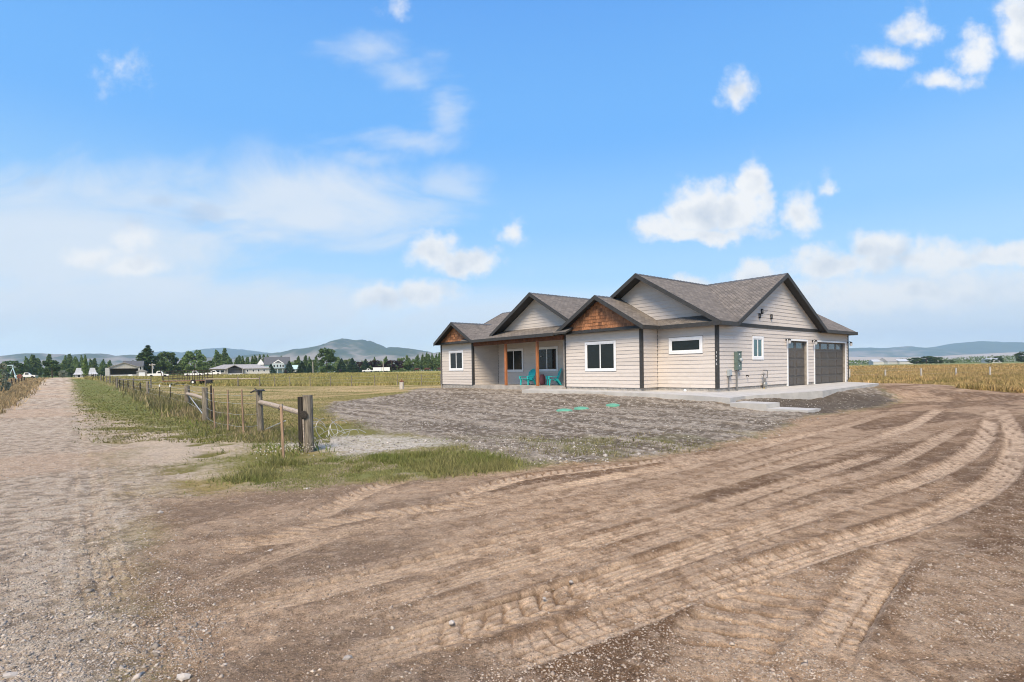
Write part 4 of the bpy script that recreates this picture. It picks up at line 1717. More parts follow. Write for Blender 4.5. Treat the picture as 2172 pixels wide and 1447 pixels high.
wood_post(e, rel(e, pA) + Vector((.03, 0, 0)), hA, .098, 'oldwood', (.0, 0), 16)
o = MB().box(-.155, -.075, -.05, .05, -.2, hA - .03).build('post_board', 'darkwood', e)
wood_post(e, rel(e, pB), hB, .085, 'oldwood', (-.02, 0), 14)
d0, d1 = rel(e, pB) + UP * (hB * .72), Vector((.0, -.03, hA * .665))
ex = (d1 - d0).normalized()
m = MB()
pts = [d0 - ex * .03, d0.lerp(d1, .3) + UP * .012, d0.lerp(d1, .65) + UP * .006, d1 + ex * .06]
for k in range(3):
    m.tube(pts[k], pts[k + 1], .062 - .003 * k, .059 - .003 * k, 12, caps=k in (0, 2))
m.build('rail', 'barewood', e, False)
MB().lathe([(.075, 0), (.08, .015), (.06, .02)], n=14).build('rail_end', 'darkwood', e).matrix_local = Matrix.Translation((-.005, -.115, hA * .665)) @ Matrix.Rotation(math.pi / 2, 4, 'X')
m = MB()
for t in (.55, .93):
    c = d0.lerp(d1, t)
    a_, b_ = ex.orthogonal().normalized(), ex.cross(ex.orthogonal().normalized())
    ring_ = [c + (a_ * math.cos(k * .785) + b_ * math.sin(k * .785)) * .066 for k in range(9)]
    m.path(ring_, .008, 5)
m.build('tie_wire', 'black', e)
MB().tube(rel(e, pB) + Vector((.12, .05, .05)), rel(e, pB).lerp(Vector((0, 0, 0)), .62) + UP * .50, .014, .014, 6).build('brace_wire', 'wire', e)
MB().tube(Vector((-.02, -.105, .12)), Vector((-.03, -.10, hA * .58)), .018, .016, 8).build('batten', 'barewood', e)
m = MB()
top_ = rel(e, pB) + Vector((-.02, 0, hB))
m.hexa([tuple(top_ + Vector(v)) for v in ((-.12, -.09, -.01), (.13, -.10, .0), (.14, .09, -.01), (-.10, .10, .0), (-.09, -.07, .035), (.10, -.06, .03), (.10, .07, .04), (-.08, .07, .03))])
m.tube(top_ + Vector((-.1, -.05, .01)), top_ + Vector((-.2, -.09, -.05)), .025, .012, 6).tube(top_ + Vector((.02, -.08, .02)), top_ + Vector((.04, -.12, -.10)), .03, .02, 6)
m.tube(top_ + Vector((-.05, 0, .02)), top_ + Vector((-.12, .0, .07)), .02, .015, 6)
m.build('black_wrap', 'black', e)

# loose wire coil by the corner post
p = at3(690, 930)
m = MB()
for k in range(7):
    r_ = random.uniform(.16, .34)
    tilt = Vector((random.uniform(-.5, .5), random.uniform(-.4, .4), 1)).normalized()
    u_ = tilt.orthogonal().normalized()
    w_ = tilt.cross(u_)
    u_, w_ = Vector((u_.x, u_.y, u_.z)), Vector((w_.x * .4, w_.y * .4, abs(w_.z) + .6)).normalized()
    c = Vector((random.uniform(-.3, .35), random.uniform(-.15, .15), r_ * .75))
    s0, s1 = random.uniform(0, 2), random.uniform(3.6, 5.8)
    m.path([c + u_ * math.cos(s0 + s1 * t / 18) * r_ + w_ * math.sin(s0 + s1 * t / 18) * r_ for t in range(19)], .006, 4)
for k in range(3):
    s_ = Vector((random.uniform(-.2, .4), 0, .05))
    m.path([s_ + Vector((.12 * t * random.choice((1, 1.2)), .02 * t, .16 * math.sin(t * .55))) for t in range(6)], .006, 4)
c = m.build('wire_coil', 'wire')
c.location = p
tag(c, 'tangled coil of loose pale wire lying right of the corner post', 'wire')

p, h = at3h(602, 978, 857)
e = empty('wooden_stake', p, 0, 'thin tan wooden stake in front of the pole rail', 'stake')
MB().hexa([(-.022, -.012, -.2), (.022, -.012, -.2), (.022, .012, -.2), (-.022, .012, -.2), (-.045, -.012, h), (-.002, -.012, h), (-.002, .012, h), (-.045, .012, h)]).build('shaft', 'stake', e)
MB().box(-.040, .0, -.016, .016, h * .96, h * 1.003).build('cut_end', 'barewood', e)

# wire gate of loose stakes between the two braces
e = empty('wire_gate', at3(484, 913), 0, 'slack wire gate hung on three thin stakes between the post braces', 'gate')
gp = []
for px, py, pt in ((517, 920, 826), (484, 914, 827), (456, 909, 824)):
    p, h = at3h(px, py, pt)
    q = rel(e, p)
    gp.append(q)
    m = MB()
    ln = random.uniform(-.03, .02)
    m.tube(q - UP * .02, q + Vector((ln * .5, 0, h * .5)), .028, .026, 8).tube(q + Vector((ln * .5, 0, h * .5)), q + Vector((ln, 0, h)), .026, .022, 8)
    m.build('stake', 'stake', e)
wires(e, [rel(e, pB)] + gp + [rel(e, at3(439, 897))], (.18, .50, .80, 1.02), .004)

# second brace and the long roadside fence
e = empty('roadside_fence', at3(398, 868), 0, 'long wire fence on grey posts running beside the grass strip and gravel road', 'fence')
pC, hC = at3h(436, 893, 822)
pD, hD = at3h(398, 869, 818)
wood_post(e, rel(e, pC), hC, .095)
wood_post(e, rel(e, pC) + Vector((.16, .1, 0)), hC * 1.06, .03, 'tpost', n=6)
wood_post(e, rel(e, pD), hD, .11)
m = MB()
q0, q1 = rel(e, pD) + UP * hD * .66, rel(e, pC) + UP * hC * .66
m.tube(q0, q0.lerp(q1, .5) + UP * .02, .07, .066, 10).tube(q0.lerp(q1, .5) + UP * .02, q1, .066, .06, 10)
m.build('rail', 'barewood', e)
MB().tube(rel(e, pD) + UP * .75, rel(e, pC) + UP * .12, .02, .02, 6).build('brace_wire', 'wire', e)
line = [rel(e, pC), rel(e, pD)]
for px, py, pt, kind in ((362, 857, 816, 't'), (339.5, 850, 818, 't'), (314, 843, 809, 'w'), (298, 838, 812, 's'), (284, 834, 812, 's'), (272, 829, 807, 's'), (262, 826, 806, 's'), (254, 823, 807, 's'),
                         (246, 818, 803, 's'), (240, 814, 801, 's'), (233, 813, 799, 'w'), (226, 811, 799, 'w'), (220, 809, 798.5, 's'), (214, 807.5, 798, 'w'), (208, 806, 798, 's'), (203, 805, 798, 's'), (199, 804, 797.5, 's'), (195, 803.4, 797, 's')):
    p, h = at3h(px, py, pt)
    h = min(max(h, 1.0), 1.45)
    q = rel(e, p)
    line.append(q)
    if kind == 't':
        t_post(e, q, h)
    else:
        wood_post(e, q, h, .10 if kind == 'w' else .045, 'oldwood' if kind == 'w' else 'darkwood', n=8)
wires(e, line[:14], (.35, .65, .95, 1.15), .006)

# paddock fence: low rails, then thin posts across the meadow
e = empty('paddock_fence', atd(600, 62), 0, 'thin grey post and rail fence between the mown paddock and the tall meadow', 'fence')
pp = []
for k, px in enumerate((248, 283, 320, 436, 505, 551, 583, 615, 658, 701, 746, 795, 843, 894, 935)):
    p = at3(px, 819.5 - max(0, (px - 700)) * .012 + (0 if px > 430 else 3.5))
    q = rel(e, p)
    pp.append(q)
    wood_post(e, q, 1.22 if px > 330 else 1.15, .045 if px > 560 else .085, 'oldwood', n=7)
for i0, i1 in ((0, 1), (1, 2), (3, 4), (4, 5)):
    MB().tube(pp[i0] + UP * .93, pp[i1] + UP * .95, .075, .06, 8).build('rail', 'barewood', e)
wires(e, pp[5:], (.4, .75, 1.05), .007)

e = empty('meadow_fence', at3(1954, 803), 0, 'row of pale posts standing in the golden field right of the garage', 'fence')
pp = []
for px, pb, pt in ((1802, 806, 783), (1878, 804, 784), (1954, 804, 781), (2028, 800, 780.5), (2100, 802, 778), (2176, 803, 777)):
    p, h = at3h(px, pb, pt)
    q = rel(e, p)
    pp.append(q)
    wood_post(e, q, h, .075, 'palepost', n=8)
wires(e, pp, (.5, .85, 1.05), .005)

e = empty('verge_fence', at3(26, 818), 0, 'short line of dark posts in the tan grass left of the gravel road', 'fence')
pp = []
for px, pb, pt in ((14, 821, 806), (25, 818, 804), (33, 815, 803), (40, 813, 803), (46, 811, 801), (52, 809.5, 801)):
    p, h = at3h(px, pb, pt)
    q = rel(e, p)
    pp.append(q)
    wood_post(e, q, min(h, 1.3), .07, 'darkwood', n=7)
wires(e, pp, (.5, .9), .006)

# short well post in the paddock
p, h = at3h(852, 826, 806)
e = empty('well_post', p, 0, 'stubby grey wellhead post with a rusty top left of the house', 'post')
wood_post(e, (0, 0, 0), h * .78, .19, 'palepost', n=12)
m = MB().lathe([(.17, 0), (.2, .05), (.16, .1), (.06, .16), (.05, .24), (.02, .26)], (0, 0, h * .76), 12).tube((-.18, 0, h * .86), (.2, 0, h * .88), .04, .04, 6)
m.build('cap', 'rust', e)

# ------------------------------------------------------------------ stock trailer with cattle panels
p0, p1 = at3(338, 817), at3(449, 817)
d = (p1 - p0)
e = empty('stock_trailer', p0, math.atan2(d.y, d.x), 'rusty flatbed trailer fitted with open cattle panels in the paddock', 'trailer')
L_ = d.length
MB().box(1.2, L_ - .4, -.9, .9, .55, .68).box(0, 1.25, -.05, .05, .50, .58).build('bed', 'oldwood', e)
MB().box(1.1, L_ - .3, -.95, -.9, .5, .6).box(1.1, L_ - .3, .9, .95, .5, .6).build('frame', 'rust', e)
for s in (-1, 1):
    for z in (.9, 1.25, 1.6, 1.95):
        MB().tube((1.3, s * .88, z + .02 * s), (L_ - .4, s * .88, z + .06), .035, .035, 6).build('rail', 'tpost', e)
    for k in range(9):
        x = 1.3 + (L_ - 1.7) * k / 8
        MB().tube((x, s * .88, .6), (x + random.uniform(-.05, .05), s * .88, 2.05), .035, .03, 6).build('stanchion', 'tpost', e)
MB().tube((1.3, -.88, 1.95), (.6, -.5, 2.1), .04).tube((.6, -.5, 2.1), (1.2, -.9, .7), .05).build('nose_frame', 'tpost', e)
for s in (-1, 1):
    w = empty('wheel', (L_ * .735, s * 1.0, .36))
    w.parent = e
    t_ = MB().lathe([(.2, -.1), (.34, -.1), (.37, -.05), (.37, .05), (.34, .1), (.2, .1)], n=18).build('tyre', 'rubber', w)
    t_.rotation_euler = (math.pi / 2, 0, 0)
    t_ = MB().lathe([(.21, -.08), (.21, .08), (.12, .11), (.05, .105)], n=14).build('rim', 'pvc', w)
    t_.rotation_euler = (math.pi / 2, 0, 0)
m = MB().lathe([(.40, -.35), (.45, -.30), (.45, .30), (.40, .35)], n=16)
c = m.build('black_drum', 'rubber')
q = at3(449, 817)
c.location = (q.x, q.y - .6, q.z + .42)
c.rotation_euler = (0, math.pi / 2, .3)
tag(c, 'black drum lying at the right end of the stock trailer', 'drum')

# ------------------------------------------------------------------ far buildings
def px2m(Y):
    return Y / FPX


def pitched(e, x0, x1, y0, y1, zh, zr, wall_m, roof_m, ov=.4, hip=False, axis='x'):
    MB().box(x0, x1, y0, y1, -.5, zh).build('wall', wall_m, e)
    ym, xm = (y0 + y1) / 2, (x0 + x1) / 2
    m = MB()
    if axis == 'x':
        i = (y1 - y0) / 2 if hip else -ov
        lo = zh - ov * (zr - zh) / ((y1 - y0) / 2)
        a, b, c, d_ = (x0 - ov, y0 - ov, lo), (x1 + ov, y0 - ov, lo), (x1 + ov, y1 + ov, lo), (x0 - ov, y1 + ov, lo)
        r0, r1 = (x0 + i, ym, zr), (x1 - i, ym, zr)
        m.add([a, b, c, d_, r0, r1], [(0, 1, 5, 4), (1, 2, 5), (2, 3, 4, 5), (3, 0, 4), (3, 2, 1, 0)])
    else:
        lo = zh - ov * (zr - zh) / ((x1 - x0) / 2)
        a, b, c, d_ = (x0 - ov, y0 - ov, lo), (x1 + ov, y0 - ov, lo), (x1 + ov, y1 + ov, lo), (x0 - ov, y1 + ov, lo)
        m.add([a, b, c, d_, (xm, y0 - ov, zr), (xm, y1 + ov, zr)], [(0, 1, 4), (1, 2, 5, 4), (2, 3, 5), (3, 0, 4, 5), (3, 2, 1, 0)])
    return m.build('roof', roof_m, e)


def win(e, x0, x1, z0, z1, y, glass='glassdark'):
    w = MB().box(x0 - .12, x1 + .12, y - .05, y - .002, z0 - .12, z1 + .12).build('window', 'white', e)
    MB().box(x0, x1, y - .07, y - .052, z0, z1).build('pane', glass, w)


# open barn
Y = 185
k = px2m(Y)
p = atd(264, Y)
e = empty('open_barn', p, math.radians(40), 'open fronted pale metal barn with a dark interior and low gable roof', 'barn')
e.rotation_euler = (0, 0, math.radians(36))
hw, zh, zr = 4.1, 3.4, 4.9
m = MB().box(-hw, -hw + .15, 0, 12, -.5, zh).box(hw - .15, hw, 0, 12, -.5, zh).box(-hw + .15, hw - .15, 11.85, 12, -.5, zh)
m.build('wall', 'barnmetal', e)
MB().add([(-hw, .02, zh - .55), (hw, .02, zh - .55), (hw, .02, zh), (0, .02, zr), (-hw, .02, zh), (-hw, .15, zh - .55), (hw, .15, zh - .55), (hw, .15, zh), (0, .15, zr), (-hw, .15, zh)],
         [(0, 1, 2, 3, 4), (9, 8, 7, 6, 5), (0, 5, 6, 1)]).build('gable', 'barnmetal', e)
MB().add([(-hw - .3, -.4, zh - .1), (0, -.4, zr + .1), (hw + .3, -.4, zh - .1), (-hw - .3, 12.2, zh - .1), (0, 12.2, zr + .1), (hw + .3, 12.2, zh - .1),
          (-hw - .3, -.4, zh - .25), (0, -.4, zr - .05), (hw + .3, -.4, zh - .25), (-hw - .3, 12.2, zh - .25), (0, 12.2, zr - .05), (hw + .3, 12.2, zh - .25)],
         [(0, 1, 4, 3), (1, 2, 5, 4), (6, 9, 10, 7), (7, 10, 11, 8), (0, 6, 7, 1), (1, 7, 8, 2), (0, 3, 9, 6), (2, 8, 11, 5), (3, 4, 10, 9), (4, 5, 11, 10)]).build('roof', 'roofgrey', e)
MB().box(-hw - 1.2, -hw - .02, -.1, .1, -.5, zh - .3).build('side_panel', 'palegrey', e)
MB().box(-hw + .2, hw + .2, -.6, -.5, -.4, .7).build('feed_board', 'palegrey', e)
c = MB().box(-.8, .8, -.4, .4, 0, .5).box(-.5, .6, -.35, .35, .5, .95).build('stored_box', 'pvc')
c.location = e.matrix_basis @ Vector((1.6, -1.2, -.2))
c.rotation_euler = (0, 0, math.radians(36))
tag(c, 'white box shaped load standing in front of the open barn', 'box')

# white house behind the barn
e = empty('white_house', atd(283, 225), math.radians(30), 'white two storey house with a dark roof half hidden behind the open barn', 'house')
pitched(e, -3.4, 3.2, 0, 7, 4.4, 6.6, 'palegrey', 'roofdark', .4)
for x in (.6, 2.2):
    win(e, x, x + .7, 1.6, 4.0, 0)
# garden shed
e = empty('garden_shed', atd(301, 165), math.radians(34), 'small tan gable shed with a white door right of the open barn', 'shed')
pitched(e, -1.35, 1.35, 0, 3, 1.7, 2.4, 'greyhouse', 'roofgrey', .2, axis='y')
MB().box(-.8, .8, -.06, -.003, -.2, 1.4).build('door', 'white', e)
# white roofed cabin: two steep flared roofs
Y = 175
e = empty('white_roofed_cabin', atd(182, Y), math.radians(38), 'cabin with two steep white flared roofs behind a poplar', 'cabin')
for cx in (-1.75, 1.75):
    MB().box(cx - 1.05, cx + 1.05, 0, 3, -.5, 1.0).build('wall', 'palegrey', e)
    m = MB()
    prof = ((1.55, .95), (1.45, 1.05), (1.05, 1.55), (.78, 2.4), (.62, 3.1))
    vs, fs = [], []
    for r_, z in prof:
        vs += [(cx - r_, 1.5 - r_ * 1.2, z), (cx + r_, 1.5 - r_ * 1.2, z), (cx + r_, 1.5 + r_ * 1.2, z), (cx - r_, 1.5 + r_ * 1.2, z)]
    for i in range(len(prof) - 1):
        for j in range(4):
            fs.append((i * 4 + j, i * 4 + (j + 1) % 4, i * 4 + 4 + (j + 1) % 4, i * 4 + 4 + j))
    fs += [(16, 17, 18, 19), (3, 2, 1, 0)]
    m.add(vs, fs).build('roof', 'roofpale', e)
    win(e, cx - .35, cx + .35, .1, .8, 0)
MB().box(-.7, .7, .6, 2.6, -.5, 1.2).build('link_wall', 'greyhouse', e)
# grey ranch house
Y = 205
k = px2m(Y)
e = empty('ranch_house', atd(510, Y), math.radians(26), 'long low grey ranch house with a gabled porch across the meadow', 'house')
hl = 55 * k * 1.02
pitched(e, -hl, hl, 0, 8.5, 2.5, 4.0, 'greyhouse', 'roofgrey', .6, hip=True)
MB().box(hl * .14, hl + .02, -.06, -.002, -.5, 2.4).build('pale_wall', 'palegrey', e)
m = MB()
m.add([(-5.0, -1.6, 2.0), (-1.9, -1.6, 3.55), (1.2, -1.6, 2.0), (-5.0, 4.2, 2.0), (-1.9, 4.2, 3.55), (1.2, 4.2, 2.0), (-5.0, -1.6, 2.25), (-1.9, -1.6, 3.85), (1.2, -1.6, 2.25), (-5.0, 4.2, 2.25), (-1.9, 4.2, 3.85), (1.2, 4.2, 2.25)],
      [(6, 7, 10, 9), (7, 8, 11, 10), (0, 3, 4, 1), (1, 4, 5, 2), (0, 1, 7, 6), (1, 2, 8, 7), (3, 9, 10, 4), (4, 10, 11, 5), (0, 6, 9, 3), (2, 5, 11, 8)]).build('porch_roof', 'roofgrey', e)
MB().box(-4.2, .9, -.05, -.003, -.4, 2.6).build('porch_shade_panel', 'roofdark', e)  # flat dark sheet on the wall, painted shade under the porch roof
for x in (-4.4, .7):
    MB().tube((x, -1.4, -.4), (x, -1.4, 2.2), .1, .1, 6).build('porch_post', 'palegrey', e)
for x0, x1 in ((-8.2, -7.0), (-6.7, -5.5)):
    win(e, x0, x1, .9, 1.8, 0)
for x0 in (2.2, 4.2, 6.1, 8.0):
    win(e, x0, x0 + .5, 1.1, 1.9, -.06)
MB().box(-4.0, .6, -2.2, -2.05, -.4, .45).build('porch_rail', 'white', e)
MB().tube((-8.6, 4, 3.6), (-8.6, 4, 4.9), .08, .08, 6).build('vent_pipe', 'metalgrey', e)
# blue green two storey house
Y = 275
k = px2m(Y)
e = empty('country_house', atd(583, Y), math.radians(24), 'pale blue two storey house with dark roof and white gables among trees', 'house')
pitched(e, -4.6, 7.0, 0, 8, 5.2, 8.8, 'bluewall', 'roofdark', .5)
m = MB().add([(-1.2, -1.2, 5.2), (4.6, -1.2, 5.2), (1.7, -1.2, 7.4), (-1.2, 3, 5.2), (4.6, 3, 5.2), (1.7, 3, 7.4)], [(0, 1, 2), (0, 2, 5, 3), (1, 4, 5, 2), (5, 4, 3), (0, 3, 4, 1)])
m.build('dormer_roof', 'roofdark', e)
MB().add([(-1.1, -1.25, 5.3), (4.5, -1.25, 5.3), (1.7, -1.25, 7.3), (.0, -1.25, 5.6), (3.4, -1.25, 5.6), (1.7, -1.25, 6.8)], [(0, 1, 4, 3), (1, 2, 5, 4), (2, 0, 3, 5)]).build('gable_trim', 'white', e)
MB().box(-1.2, 4.6, -1.2, -.003, 2.8, 5.19).build('upper_bay', 'bluewall', e)
for x in (-.6, .9, 2.4, 3.6):
    win(e, x, x + .7, 3.5, 4.7, -1.2)
MB().box(-1.8, 6.5, -2.2, -.004, 2.5, 2.78).build('porch_roof', 'roofdark', e)
for x in (-1.6, 1.2, 3.8, 6.3):
    MB().tube((x, -2.0, -.4), (x, -2.0, 2.5), .12, .12, 6).build('porch_post', 'white', e)
m = MB().box(-8.2, -4.7, 1, 6, -.5, 4.8)
m.build('wing_wall', 'white', e)
MB().add([(-8.6, .6, 4.7), (-4.3, .6, 4.7), (-6.4, .6, 8.0), (-8.6, 6.4, 4.7), (-4.3, 6.4, 4.7), (-6.4, 6.4, 8.0)], [(0, 1, 2), (0, 2, 5, 3), (1, 4, 5, 2), (5, 4, 3), (0, 3, 4, 1)]).build('wing_roof', 'roofdark', e)
MB().add([(-8.3, .55, 4.75), (-4.6, .55, 4.75), (-6.4, .55, 7.6), (-8.3, .5, 4.75), (-4.6, .5, 4.75), (-6.4, .5, 7.6)], [(0, 1, 2), (5, 4, 3), (0, 3, 4, 1), (1, 4, 5, 2), (2, 5, 3, 0)]).build('wing_gable', 'white', e)
win(e, -6.8, -6.0, 3.3, 4.6, 1)
# pale blue outbuilding and sheds far right
e = empty('blue_shed', atd(625, 290), .4, 'pale blue roofed outbuilding between the country house and the spruces', 'shed')
pitched(e, -1.6, 1.6, 0, 4, 2.6, 4.6, 'palegrey', 'paintblue', .3)
for px, w_, zr_, mat, lab in ((1868, 8, 3.2, 'roofpale', 'low white shed at the far edge of the golden field, leftmost'), (1898, 13, 4.6, 'roofgrey', 'long grey roofed farm building beyond the golden field'),
                              (1922, 9, 3.4, 'roofpale', 'white roofed farm shed left of the dark tree clump beyond the field'), (2112, 7, 2.6, 'roofpale', 'tiny white shed beneath the two dark trees far right')):
    e = empty('farm_shed', atd(px, 420), random.uniform(-.4, .4), lab, 'shed', 'farm sheds beyond the field')
    pitched(e, -w_ / 2 * 1.3, w_ / 2 * 1.3, 0, 8, 2.4, zr_ + .8, 'palegrey', mat, .3)


def pole(px, Y, h, r, lab, arm):
    e = empty('utility_pole', atd(px, Y), 0, lab, 'pole')
    MB().tube((0, 0, -.5), (0, 0, h), r, r * .8, 8).build('shaft', 'palepost', e)
    if arm:
        MB().box(-.9, .9, -.06, .06, h - .5, h - .36).build('crossarm', 'palepost', e)
        for x in (-.75, 0.3, .75):
            MB().lathe([(.06, 0), (.06, .18), (.02, .2)], (x, 0, h - .36), 8).build('insulator', 'pvc', e)
        MB().lathe([(.2, 0), (.22, .05), (.22, .6), (.15, .68)], (.3, -.1, h - 1.5), 10).build('transformer', 'metalgrey', e)


pole(323.5, 150, 3.9, .13, 'pale pole with a transformer between the barn and the trailer', True)
pole(664, 225, 4.9, .16, 'pale bare pole standing before the spruces left of the cottonwood', False)
pole(813, 225, 4.6, .17, 'pale bare pole in front of the purple leaved trees', False)


# parked vehicles and trailers far off
def truck(px, Y, rz, lab, body='pvc', L=5.0):
    e = empty('parked_truck', atd(px, Y), rz, lab, 'truck', 'white vehicles parked far off')
    m = MB().prism([(-L / 2, .45), (L / 2, .45), (L / 2, .95), (L / 2 - 1.2, 1.05), (L / 2 - 1.8, 1.75), (-.2, 1.8), (-.5, 1.1), (-L / 2, 1.05)], 1, -.9, .9)
    m.build('body', body, e)
    MB().box(-.1, L / 2 - 1.75, -.92, .92, 1.15, 1.6).build('window_band', 'glassdark', e)
    for x in (-L / 2 + .9, L / 2 - .9):
        for s in (-1, 1):
            w = MB().lathe([(.36, -.12), (.38, 0), (.36, .12)], n=12).build('wheel', 'rubber', e)
            w.location = (x, s * .85, .36)
            w.rotation_euler = (math.pi / 2, 0, 0)


truck(336, 150, .5, 'white pickup parked just left of the stock trailer panels')
truck(411, 160, .5, 'white pickup parked behind the middle of the stock trailer')
truck(452, 190, .45, 'white pickup parked at the left end of the ranch house')
truck(780, 250, .3, 'white van like vehicle parked under the spruce left of the bare pole')
truck(55, 165, .6, 'white vehicle parked in the grass beside the swing set')
for px, lab in ((800, 'white box trailer left of the pole before the purple leaved trees'), (818, 'white box trailer directly behind the bare pole')):
    e = empty('box_trailer', atd(px, 245), .3, lab, 'trailer', 'white box trailers at the meadow edge')
    MB().box(-1.8, 1.8, -1, 1, .5, 2.2).build('box', 'pvc', e)
    for x in (-.5, .5):
        w = MB().lathe([(.32, -.1), (.34, 0), (.32, .1)], n=12).build('wheel', 'rubber', e)
        w.location = (x, -1.02, .32)
        w.rotation_euler = (math.pi / 2, 0, 0)

# swing set at the left edge
Y = 95
k = px2m(Y)
p = atd(28, Y)
e = empty('swing_set', p, math.radians(6), 'pale blue tubular swing set in the grass at the far left', 'swing')
H_ = 2.6
MB().tube((-5.2, 0, H_), (0, 0, H_), .07, .07, 8).build('top_bar', 'paintblue', e)
for x in (0, -5.0):
    for dx, dy in ((-.75, -.4), (.85, -.4), (.05, .9)):
        MB().tube((x, 0, H_ - .45 if dx else H_), (x + dx, dy, -.1), .06, .05, 8).build('leg', 'paintblue', e)
    MB().tube((x, 0, H_), (x, 0, H_ - .5), .07, .06, 8).build('bracket', 'paintblue', e)
for x in (-1.6, -3.2):
    for s in (-.2, .2):
        MB().tube((x + s, 0, H_), (x + s, 0, .55), .012, .012, 4).build('chain', 'metalgrey', e)
    MB().box(x - .25, x + .25, -.12, .12, .5, .55).build('seat', 'black', e)
m = MB().lathe([(.25, -.1), (.42, -.14), (.5, 0), (.42, .14), (.25, .1)], n=18)
c = m.build('ring_target', 'rust', None, True)
p = atd(42, 110)
c.location = (p.x, p.y, p.z + .5)
c.rotation_euler = (math.pi / 2, 0, .5)
tag(c, 'red and dark round ring standing by the swing set', 'ring')
p = at3(78, 803)
e = empty('utility_box', p, .7, 'small grey green utility cabinet in the tan verge left of the road', 'cabinet')
MB().box(-.28, .28, -.2, .2, -.1, .75).build('cabinet', 'panelgreen', e)
MB().box(-.31, .31, -.23, .23, .751, .82).build('lid', 'plasticgrey', e)

# ------------------------------------------------------------------ cattle
def cow_mesh(name, mat):
    me = bpy.data.meshes.new('tmp')
    V = [(-.75, 0, 1.05), (-.3, 0, 1.0), (.3, 0, 1.0), (.7, 0, 1.1), (1.0, 0, 1.2), (1.25, 0, 1.05), (1.45, 0, .8),
         (-.72, .22, .75), (-.82, .22, .42), (-.76, .22, .05), (-.72, -.22, .75), (-.82, -.22, .42), (-.76, -.22, .05),
         (.6, .2, .7), (.58, .2, .38), (.6, .2, .05), (.6, -.2, .7), (.58, -.2, .38), (.6, -.2, .05), (-.95, 0, 1.0), (-1.0, 0, .5), (1.15, .22, 1.2), (1.15, -.22, 1.2)]
    E_ = [(0, 1), (1, 2), (2, 3), (3, 4), (4, 5), (5, 6), (0, 7), (7, 8), (8, 9), (0, 10), (10, 11), (11, 12), (3, 13), (13, 14), (14, 15), (3, 16), (16, 17), (17, 18), (0, 19), (19, 20), (5, 21), (5, 22)]
    R_ = [.33, .38, .38, .34, .22, .17, .10, .17, .09, .06, .17, .09, .06, .14, .08, .06, .14, .08, .06, .05, .03, .05, .05]
    me.from_pydata(V, E_, [])
    o = bpy.data.objects.new('tmp', me)
    COL.objects.link(o)
    sk = o.modifiers.new('s', 'SKIN')
    for i, r_ in enumerate(R_):
        me.skin_vertices[0].data[i].radius = (r_, r_)
    me.skin_vertices[0].data[1].use_root = True
    o.modifiers.new('d', 'SUBSURF').levels = 1
    bpy.context.view_layer.update()
    m2 = bpy.data.meshes.new_from_object(o.evaluated_get(bpy.context.evaluated_depsgraph_get()))
    bpy.data.objects.remove(o)
    m2.name = name
    m2.materials.clear()
    m2.materials.append(MATS[mat])
    return m2


cows = {k_: cow_mesh('cow', k_) for k_ in ('cow', 'cowbrown')}
for px, Y, rz, mat, lab in ((606, 205, 1.8, 'cow', 'black cow grazing in the meadow in front of the country house'), (722, 230, 1.5, 'cow', 'small black cow in the meadow below the cottonwood'),
                            (884, 235, .5, 'cowbrown', 'dark brown cow, leftmost of the three by the house corner'), (906, 225, 0., 'cowbrown', 'dark brown cow standing side on, middle of the three by the house corner'),
                            (932, 230, 2.4, 'cowbrown', 'dark brown cow closest to the house corner')):
    c = link('cow', cows[mat])
    p = atd(px, Y)
    c.location = p
    c.rotation_euler = (0, 0, rz)
    c.scale = (1.15, 1.15, 1.15)
    tag(c, lab, 'cow', 'cattle in the meadow')


# ------------------------------------------------------------------ trees
def leafcloud(pts, size, seed, flat=.0):
    g = np.random.default_rng(seed)
    n = len(pts)
    a = g.normal(size=(n, 3))
    a[:, 2] *= (1 - flat)
    a /= np.linalg.norm(a, axis=1)[:, None]
    b = g.normal(size=(n, 3))
    b -= (b * a).sum(1)[:, None] * a
    b /= np.linalg.norm(b, axis=1)[:, None]
    s = size * g.uniform(.6, 1.4, n)[:, None]
    v = np.stack([pts - a * s - b * s * .5, pts + a * s * .2 - b * s * .8, pts + a * s + b * s * .4, pts - a * s * .2 + b * s * .8], 1).reshape(-1, 3)
    return v, np.arange(n * 4).reshape(-1, 4)


def trunk_mesh(h, r, limbs, seed):
    g = random.Random(seed)
    m = MB()
    m.tube((0, 0, -.3), (.02 * h * g.uniform(-1, 1), 0, h * .4), r, r * .7, 8)
    m.tube((0, 0, h * .39), (0, 0, h * .85), r * .7, r * .15, 7)
    for _ in range(limbs):
        z = h * g.uniform(.2, .6)
        t = g.uniform(0, 6.28)
        l = h * g.uniform(.15, .28)
        m.tube((0, 0, z), (math.cos(t) * l * .6, math.sin(t) * l * .6, z + l), r * .35, r * .08, 5)
    return m.mesh('trunk', 'bark')


PROTO = {}


